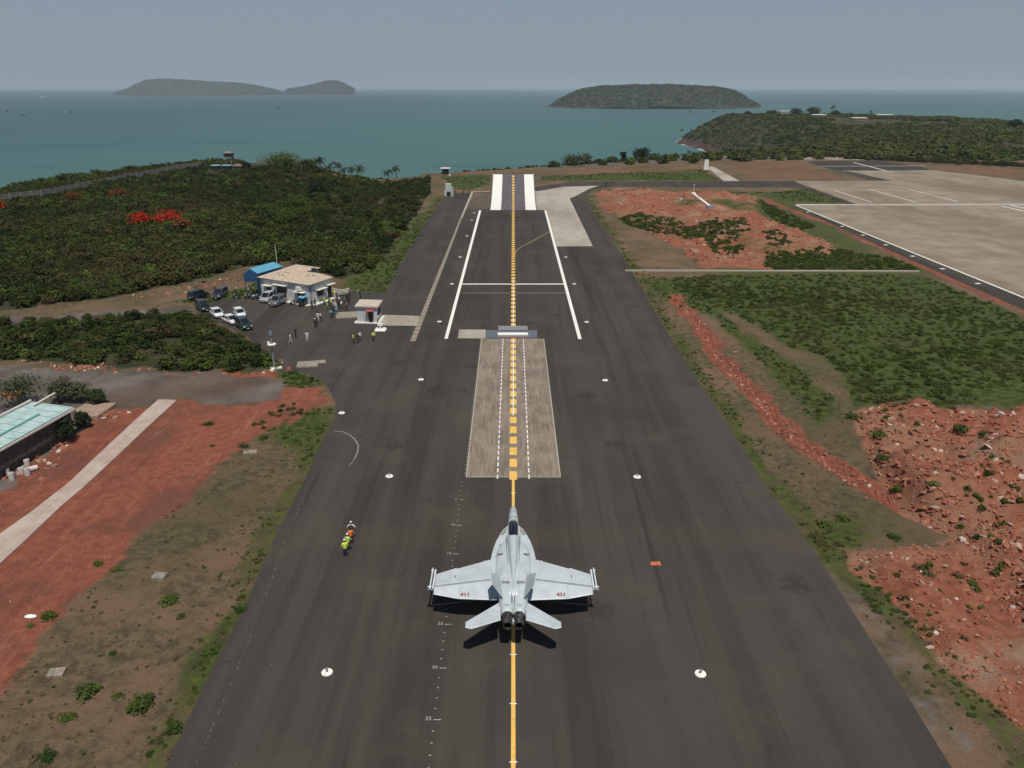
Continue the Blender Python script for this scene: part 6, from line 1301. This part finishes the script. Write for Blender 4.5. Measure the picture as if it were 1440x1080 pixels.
# ------------------------------------------------------------------ people
def col(name, c): return plain(name, c, .85, 0, .15, 8)
skin = col('skin', (.20,.115,.075)); hair_m = col('black_hair', (.012,.011,.01)); c_white = col('white_cloth', (.68,.68,.66)); c_black = col('black_cloth', (.018,.019,.024)); c_navy = col('navy_cloth', (.025,.03,.055)); c_yel = col('hi_vis_yellow', (.62,.74,.10)); c_or = col('hi_vis_orange', (.72,.17,.05)); c_lb = col('light_blue_cloth', (.22,.42,.50)); c_br = col('brown_cloth', (.12,.06,.035)); c_gy = col('grey_cloth', (.16,.17,.17)); c_ol = col('olive_cloth', (.07,.075,.04)); c_gr = col('green_vest', (.20,.45,.18))
def body_proto(pose):
    st = pose in ('walk',)
    lf, rf_ = (.22, -.2) if st else (.03, .0)
    if pose == 'hips': La = [(-.20,0,1.43),(-.40,-.05,1.18),(-.20,.12,1.05)]; Ra = [(.20,0,1.43),(.40,-.05,1.18),(.20,.12,1.05)]
    elif pose == 'walk': La = [(-.20,0,1.43),(-.27,-.13,1.15),(-.27,-.02,.90)]; Ra = [(.20,0,1.43),(.27,.10,1.15),(.26,.28,.95)]
    elif pose == 'raise': La = [(-.20,0,1.43),(-.29,.02,1.14),(-.28,.05,.88)]; Ra = [(.20,0,1.43),(.34,.18,1.26),(.20,.30,1.50)]
    else: La = [(-.20,0,1.43),(-.28,-.02,1.14),(-.27,.05,.88)]; Ra = [(.20,0,1.43),(.28,-.02,1.14),(.27,.06,.88)]
    V = [(0,0,.96),(0,.0,1.12),(0,.0,1.32),(0,-.01,1.45),(0,0,1.54),(0,.02,1.63),(0,.01,1.73)]; R_ = [(.15,.11),(.135,.10),(.165,.11),(.10,.08),(.052,.055),(.078,.095),(.07,.085)]
    E = [(0,1),(1,2),(2,3),(3,4),(4,5),(5,6)]
    def chain(root, pts, rad):
        p = root
        for q, r_ in zip(pts, rad): V.append(q); R_.append((r_, r_)); E.append((p, len(V)-1)); p = len(V)-1
        return p
    lh = chain(2, La, (.065,.045,.032)); rh2 = chain(2, Ra, (.065,.045,.032))
    chain(0, [(-.10,0,.88),(-.11,lf*.55+.03,.50),(-.11,lf,.10),(-.12,lf+.17,.045)], (.095,.065,.042,.035)); chain(0, [(.10,0,.88),(.11,rf_*.55+.03,.50),(.11,rf_,.10 if rf_ >= 0 else .14),(.12,rf_+.17,.045)], (.095,.065,.042,.035))
    me = bpy.data.meshes.new('body'); me.from_pydata(V, E, []); ob = bpy.data.objects.new('tmp', me); COL.objects.link(ob)
    sk = ob.modifiers.new('s', 'SKIN'); sb_ = ob.modifiers.new('u', 'SUBSURF'); sb_.levels = 1
    for i, r_ in enumerate(R_): me.skin_vertices[0].data[i].radius = r_
    me.skin_vertices[0].data[0].use_root = True
    dg = bpy.context.evaluated_depsgraph_get(); out = bpy.data.meshes.new_from_object(ob.evaluated_get(dg)); bpy.data.objects.remove(ob)
    vs = [tuple(v.co) for v in out.vertices]; fs = [tuple(p.vertices) for p in out.polygons]; mb = MB(); mb.add(vs, fs, 0, True)
    for hand, ar in ((La[-1], La), (Ra[-1], Ra)):        # five fingers on each hand
        d = (Vector(ar[-1])-Vector(ar[-2])).normalized(); s = 1 if hand[0] > 0 else -1; hc = Vector(hand)+d*.05; side = d.cross(Vector((s,0,0))).normalized()
        mb.ball(tuple(hc), (.028,.042,.045), 0, 8, 5)
        for k, L in enumerate((.075,.085,.08,.065)): b0 = hc+side*(k-1.5)*.019+d*.025; mb.tube([b0, b0+d*L*.55, b0+d*L*.9-Vector((s,0,0))*.02], [.010,.009,.007], 5)
        b0 = hc+side*.04; mb.tube([b0, b0+side*.025+d*.025, b0+side*.03+d*.05], [.012,.010,.008], 5)
    mb.ball((0,.115,1.655), (.014,.02,.022), 0, 6, 4); 
    for s in (-1, 1): mb.ball((s*.088,.01,1.655), (.012,.02,.03), 0, 6, 4); mb.ball((s*.032,.103,1.68), (.013,.008,.008), 4, 6, 4)
    mb.ball((0,.108,1.605), (.026,.008,.007), 0, 6, 4)
    fm = []
    for f, m0 in zip(mb.f, mb.m):
        c = sum((Vector(mb.v[i]) for i in f), Vector())/len(f)
        if m0 == 4: fm.append(4)
        elif c.z > 1.49 and abs(c.x) < .12: fm.append(0)
        elif abs(c.x) > .17 or (pose != 'stand' and math.hypot(c.x, c.y) > .2 and c.z > .85):
            L = min((Vector(c)-Vector(p[-1])).length for p in (La, Ra)); fm.append(0 if L < .16 else 1)
        elif c.z > .97: fm.append(1)
        elif c.z > .09: fm.append(2)
        else: fm.append(3)
    mb.m = fm; me = bpy.data.meshes.new('body_'+pose); me.from_pydata(mb.v, [], mb.f)
    for m in (skin, c_white, c_black, c_black, hair_m): me.materials.append(m)
    me.polygons.foreach_set('material_index', mb.m); me.polygons.foreach_set('use_smooth', mb.sm); me.update(); return me
PROTO = {p: body_proto(p) for p in ('stand', 'walk', 'hips', 'raise')}
def mesh_of(mb, mat):
    me = bpy.data.meshes.new('m'); me.from_pydata(mb.v, [], mb.f); me.materials.append(mat); me.polygons.foreach_set('use_smooth', [True]*len(mb.f)); return me
mb = MB(); mb.ball((0,-.01,1.72), (.088,.105,.09), 0, 12, 8, -.15); m_hair = mesh_of(mb, hair_m)
mb = MB(); mb.ball((0,.0,1.73), (.105,.12,.10), 0, 12, 8, -.1); mb.box((0,.13,1.72), (.13,.12,.015)); m_cap = mesh_of(mb, c_white)
mb = MB(); mb.rings([[(rx*math.cos(a), ry*math.sin(a)-.005, z) for a in [2*PI*k/14 for k in range(14)]] for z, rx, ry in ((.93,.185,.145),(1.1,.175,.14),(1.3,.205,.15),(1.42,.20,.13),(1.475,.10,.09))], cap=False); m_vest = mesh_of(mb, c_yel)
def slotmat(o, i, m): o.material_slots[i].link = 'OBJECT'; o.material_slots[i].material = m
def person(px, py, label, shirt, trousers, head='hair', vest=None, pose='stand', rz=None, h=1.0, group='people gathered by the buildings'):
    g = hit(px, py); rz = random.uniform(0, 6.28) if rz is None else rz; r = empty('person', label, 'person', (g.x, g.y, max(g.z, .03)+.01), rz, group); r.scale = (h, h, h)
    b = bpy.data.objects.new('body', PROTO[pose]); COL.objects.link(b); b.parent = r; slotmat(b, 1, shirt); slotmat(b, 2, trousers)
    hd = bpy.data.objects.new('hair' if head == 'hair' else 'cap', m_hair if head == 'hair' else m_cap); COL.objects.link(hd); hd.parent = r
    if head != 'hair': slotmat(hd, 0, head)
    if vest: v_ = bpy.data.objects.new('vest', m_vest); COL.objects.link(v_); v_.parent = r; slotmat(v_, 0, vest)
Gq = 'line of four marshals on the runway'
person(486.5,785.5,'person in yellow vest nearest the camera in the line of four',c_yel,c_navy,c_white,c_yel,'stand',.3,1.02,Gq); person(490.5,777.5,'person in green yellow vest second nearest in the line of four',c_gr,c_black,c_white,c_yel,'hips',-.2,1.0,Gq); person(494.3,769,'person in orange and yellow vest third in the line of four',c_or,c_navy,'hair',c_or,'stand',.2,1.0,Gq); person(495.5,760.5,'person in white shirt and cap farthest in the line of four',c_white,c_black,c_white,c_ol,'hips',0,1.0,Gq)
PP = [(409.2,483.7,'person all in white walking left of the mast side group',c_white,c_white,'hair',None,'walk'),(416.7,477,'person in black standing between two people in white',c_black,c_black,'hair',None,'stand'),(432.3,480.7,'person all in white standing apart with arm raised',c_white,c_white,'hair',None,'raise'),
 (443.8,463,'person in black with white cap in the middle of the asphalt',c_black,c_black,c_white,None,'stand'),(446.4,461.5,'person in dark clothes right beside the white capped one',c_navy,c_black,'hair',None,'stand'),(447.5,452.6,'left person in white of the pair behind the capped one',c_white,c_white,'hair',None,'stand'),(451.6,452.8,'person in white shirt and dark trousers of the pair',c_white,c_black,'hair',None,'hips'),
 (439.5,435.6,'left person in black before the corner of the building',c_black,c_black,'hair',None,'stand'),(443.5,433.2,'right person in black before the corner of the building',c_black,c_black,'hair',None,'stand'),(456.4,429,'person in yellow vest by the side window',c_black,c_navy,'hair',c_yel,'stand'),(461,437,'person in yellow vest at the left edge of the crowd',c_navy,c_br,c_yel,c_gr,'stand'),
 (466,434.4,'person in bright yellow jacket at the front of the crowd',c_yel,c_navy,c_yel,c_yel,'hips'),(466,449.2,'person in light blue shirt nearest the camera of the crowd',c_lb,c_black,'hair',None,'hips'),(468.6,446.5,'person in dark clothes half behind the light blue shirt',c_navy,c_black,'hair',None,'stand'),(473.8,444.3,'person in light blue top and brown trousers',c_lb,c_br,c_white,None,'stand'),(472,437,'person in white shirt in the crowd centre',c_white,c_navy,c_white,None,'stand'),
 (476.8,436.8,'dark dressed person right of the crowd centre',c_black,c_black,'hair',None,'stand'),(480.8,435.6,'person in white shirt and dark trousers right in the crowd',c_white,c_black,'hair',None,'walk'),(487.7,438.5,'person in grey shirt at the right front of the crowd',c_gy,c_black,'hair',None,'hips'),(490.7,430,'person in black at the right edge of the crowd',c_black,c_black,'hair',None,'stand'),(484.6,430.5,'person in grey shirt behind the right front',c_gy,c_black,'hair',None,'stand'),
 (479.2,425.5,'person in navy at the back of the crowd',c_navy,c_navy,'hair',None,'stand'),(474.4,423,'person in navy and white cap at the back of the crowd',c_navy,c_black,c_white,None,'stand'),(470.2,419,'person in bright yellow vest by the side door',c_yel,c_black,c_yel,c_yel,'stand'),(458.8,419.5,'person in white leaning beside the side door',c_white,c_gy,'hair',None,'stand'),(483.4,421.5,'person in green vest and white helmet at the crowd back',c_black,c_black,c_white,c_gr,'stand'),
 (487.7,424,'person with white helmet and yellow band at the crowd back',c_ol,c_black,c_white,c_ol,'stand'),(491.5,422,'person in olive at the far right of the crowd back',c_ol,c_black,'hair',None,'stand'),(507,422.3,'person in black standing alone behind the guard hut',c_black,c_black,'hair',None,'stand'),(504,421.7,'person in grey beside the lone one behind the guard hut',c_gy,c_gy,c_white,None,'stand'),
 (497.9,485.5,'left person in yellow vest of the group below the hut',c_black,c_black,'hair',c_yel,'hips'),(503.5,484,'tall person in dark clothes of the group below the hut',c_black,c_black,'hair',None,'stand'),(506.7,481.5,'person in white shirt of the group below the hut',c_white,c_ol,'hair',None,'stand'),(525.6,481.3,'person in yellow vest standing alone below the hut',c_yel,c_black,'hair',c_yel,'hips'),(531.8,456.3,'person in white shirt at the hut corner',c_white,c_black,'hair',None,'stand'),
 (402,420.5,'left person in white in the large doorway',c_white,c_gy,'hair',None,'stand'),(404.5,421.5,'right person in white in the large doorway',c_white,c_black,'hair',None,'stand'),(640.5,274,'left dark person beside the equipment cabinet',c_black,c_black,'hair',None,'stand'),(651,274.5,'right dark person beside the equipment cabinet',c_black,c_black,'hair',None,'stand'),
 (333.5,418.5,'rider standing at the lone motorcycle in white helmet',c_ol,c_black,c_white,None,'stand'),(350.5,419.5,'left person with white helmet among the motorcycles',c_black,c_black,c_white,None,'stand'),(357.5,418.5,'right person with white helmet among the motorcycles',c_black,c_black,c_white,None,'stand'),(463.8,432,'person in brown between yellow jackets in the crowd',c_br,c_black,'hair',None,'stand'),(469.5,440,'person in white cap behind the light blue shirts',c_gy,c_black,c_white,None,'stand'),(477.8,430,'person in pale shirt deep in the crowd',c_white,c_navy,'hair',None,'stand')]
for q in PP:
    px, py, lb, a, b, hd, v, po = q; big = 1.45 if px in (640.5, 651) else 1.0; person(px, py, lb, a, b, hd, v, po, h=1.02*1.0 if big == 1 else 1.05)
mb = MB(); 
for a, b in (((466,411),(482,414.5)),((482,414.5),(491,411.5)),((470,421),(480,418))):
    p, q = G(*a), G(*b); L = (q-p).length; mb = MB(); mb.box((0,0,.5), (L,.15,1.0)); o = mb.build('low_wall', trim_w); o.location = (p+q)/2; o.rotation_euler.z = math.atan2((q-p).y, (q-p).x)
    tag(o, {466:'low pale wall running right from the building corner',482:'short low wall at the outer end behind the crowd',470:'low wall section between the crowd and the side door'}[a[0]], 'wall', 'low walls behind the crowd')
# ------------------------------------------------------------------ haze
hm = bpy.data.materials.new('haze'); hm.use_nodes = True; hm.node_tree.nodes.clear()
ho = hm.node_tree.nodes.new('ShaderNodeOutputMaterial'); hv = hm.node_tree.nodes.new('ShaderNodeVolumePrincipled')
hv.inputs['Color'].default_value = (.84,.92,1.0,1); hv.inputs['Density'].default_value = 5.6e-5; hv.inputs['Anisotropy'].default_value = .2
hm.node_tree.links.new(hv.outputs[0], ho.inputs['Volume'])
mb = MB(); mb.box((0, 20000, 75), (90000, 45500, 270)); tag(mb.build('haze', hm), 'pale sea haze lying over the airfield, the bay and the islands', 'haze', kind='stuff')
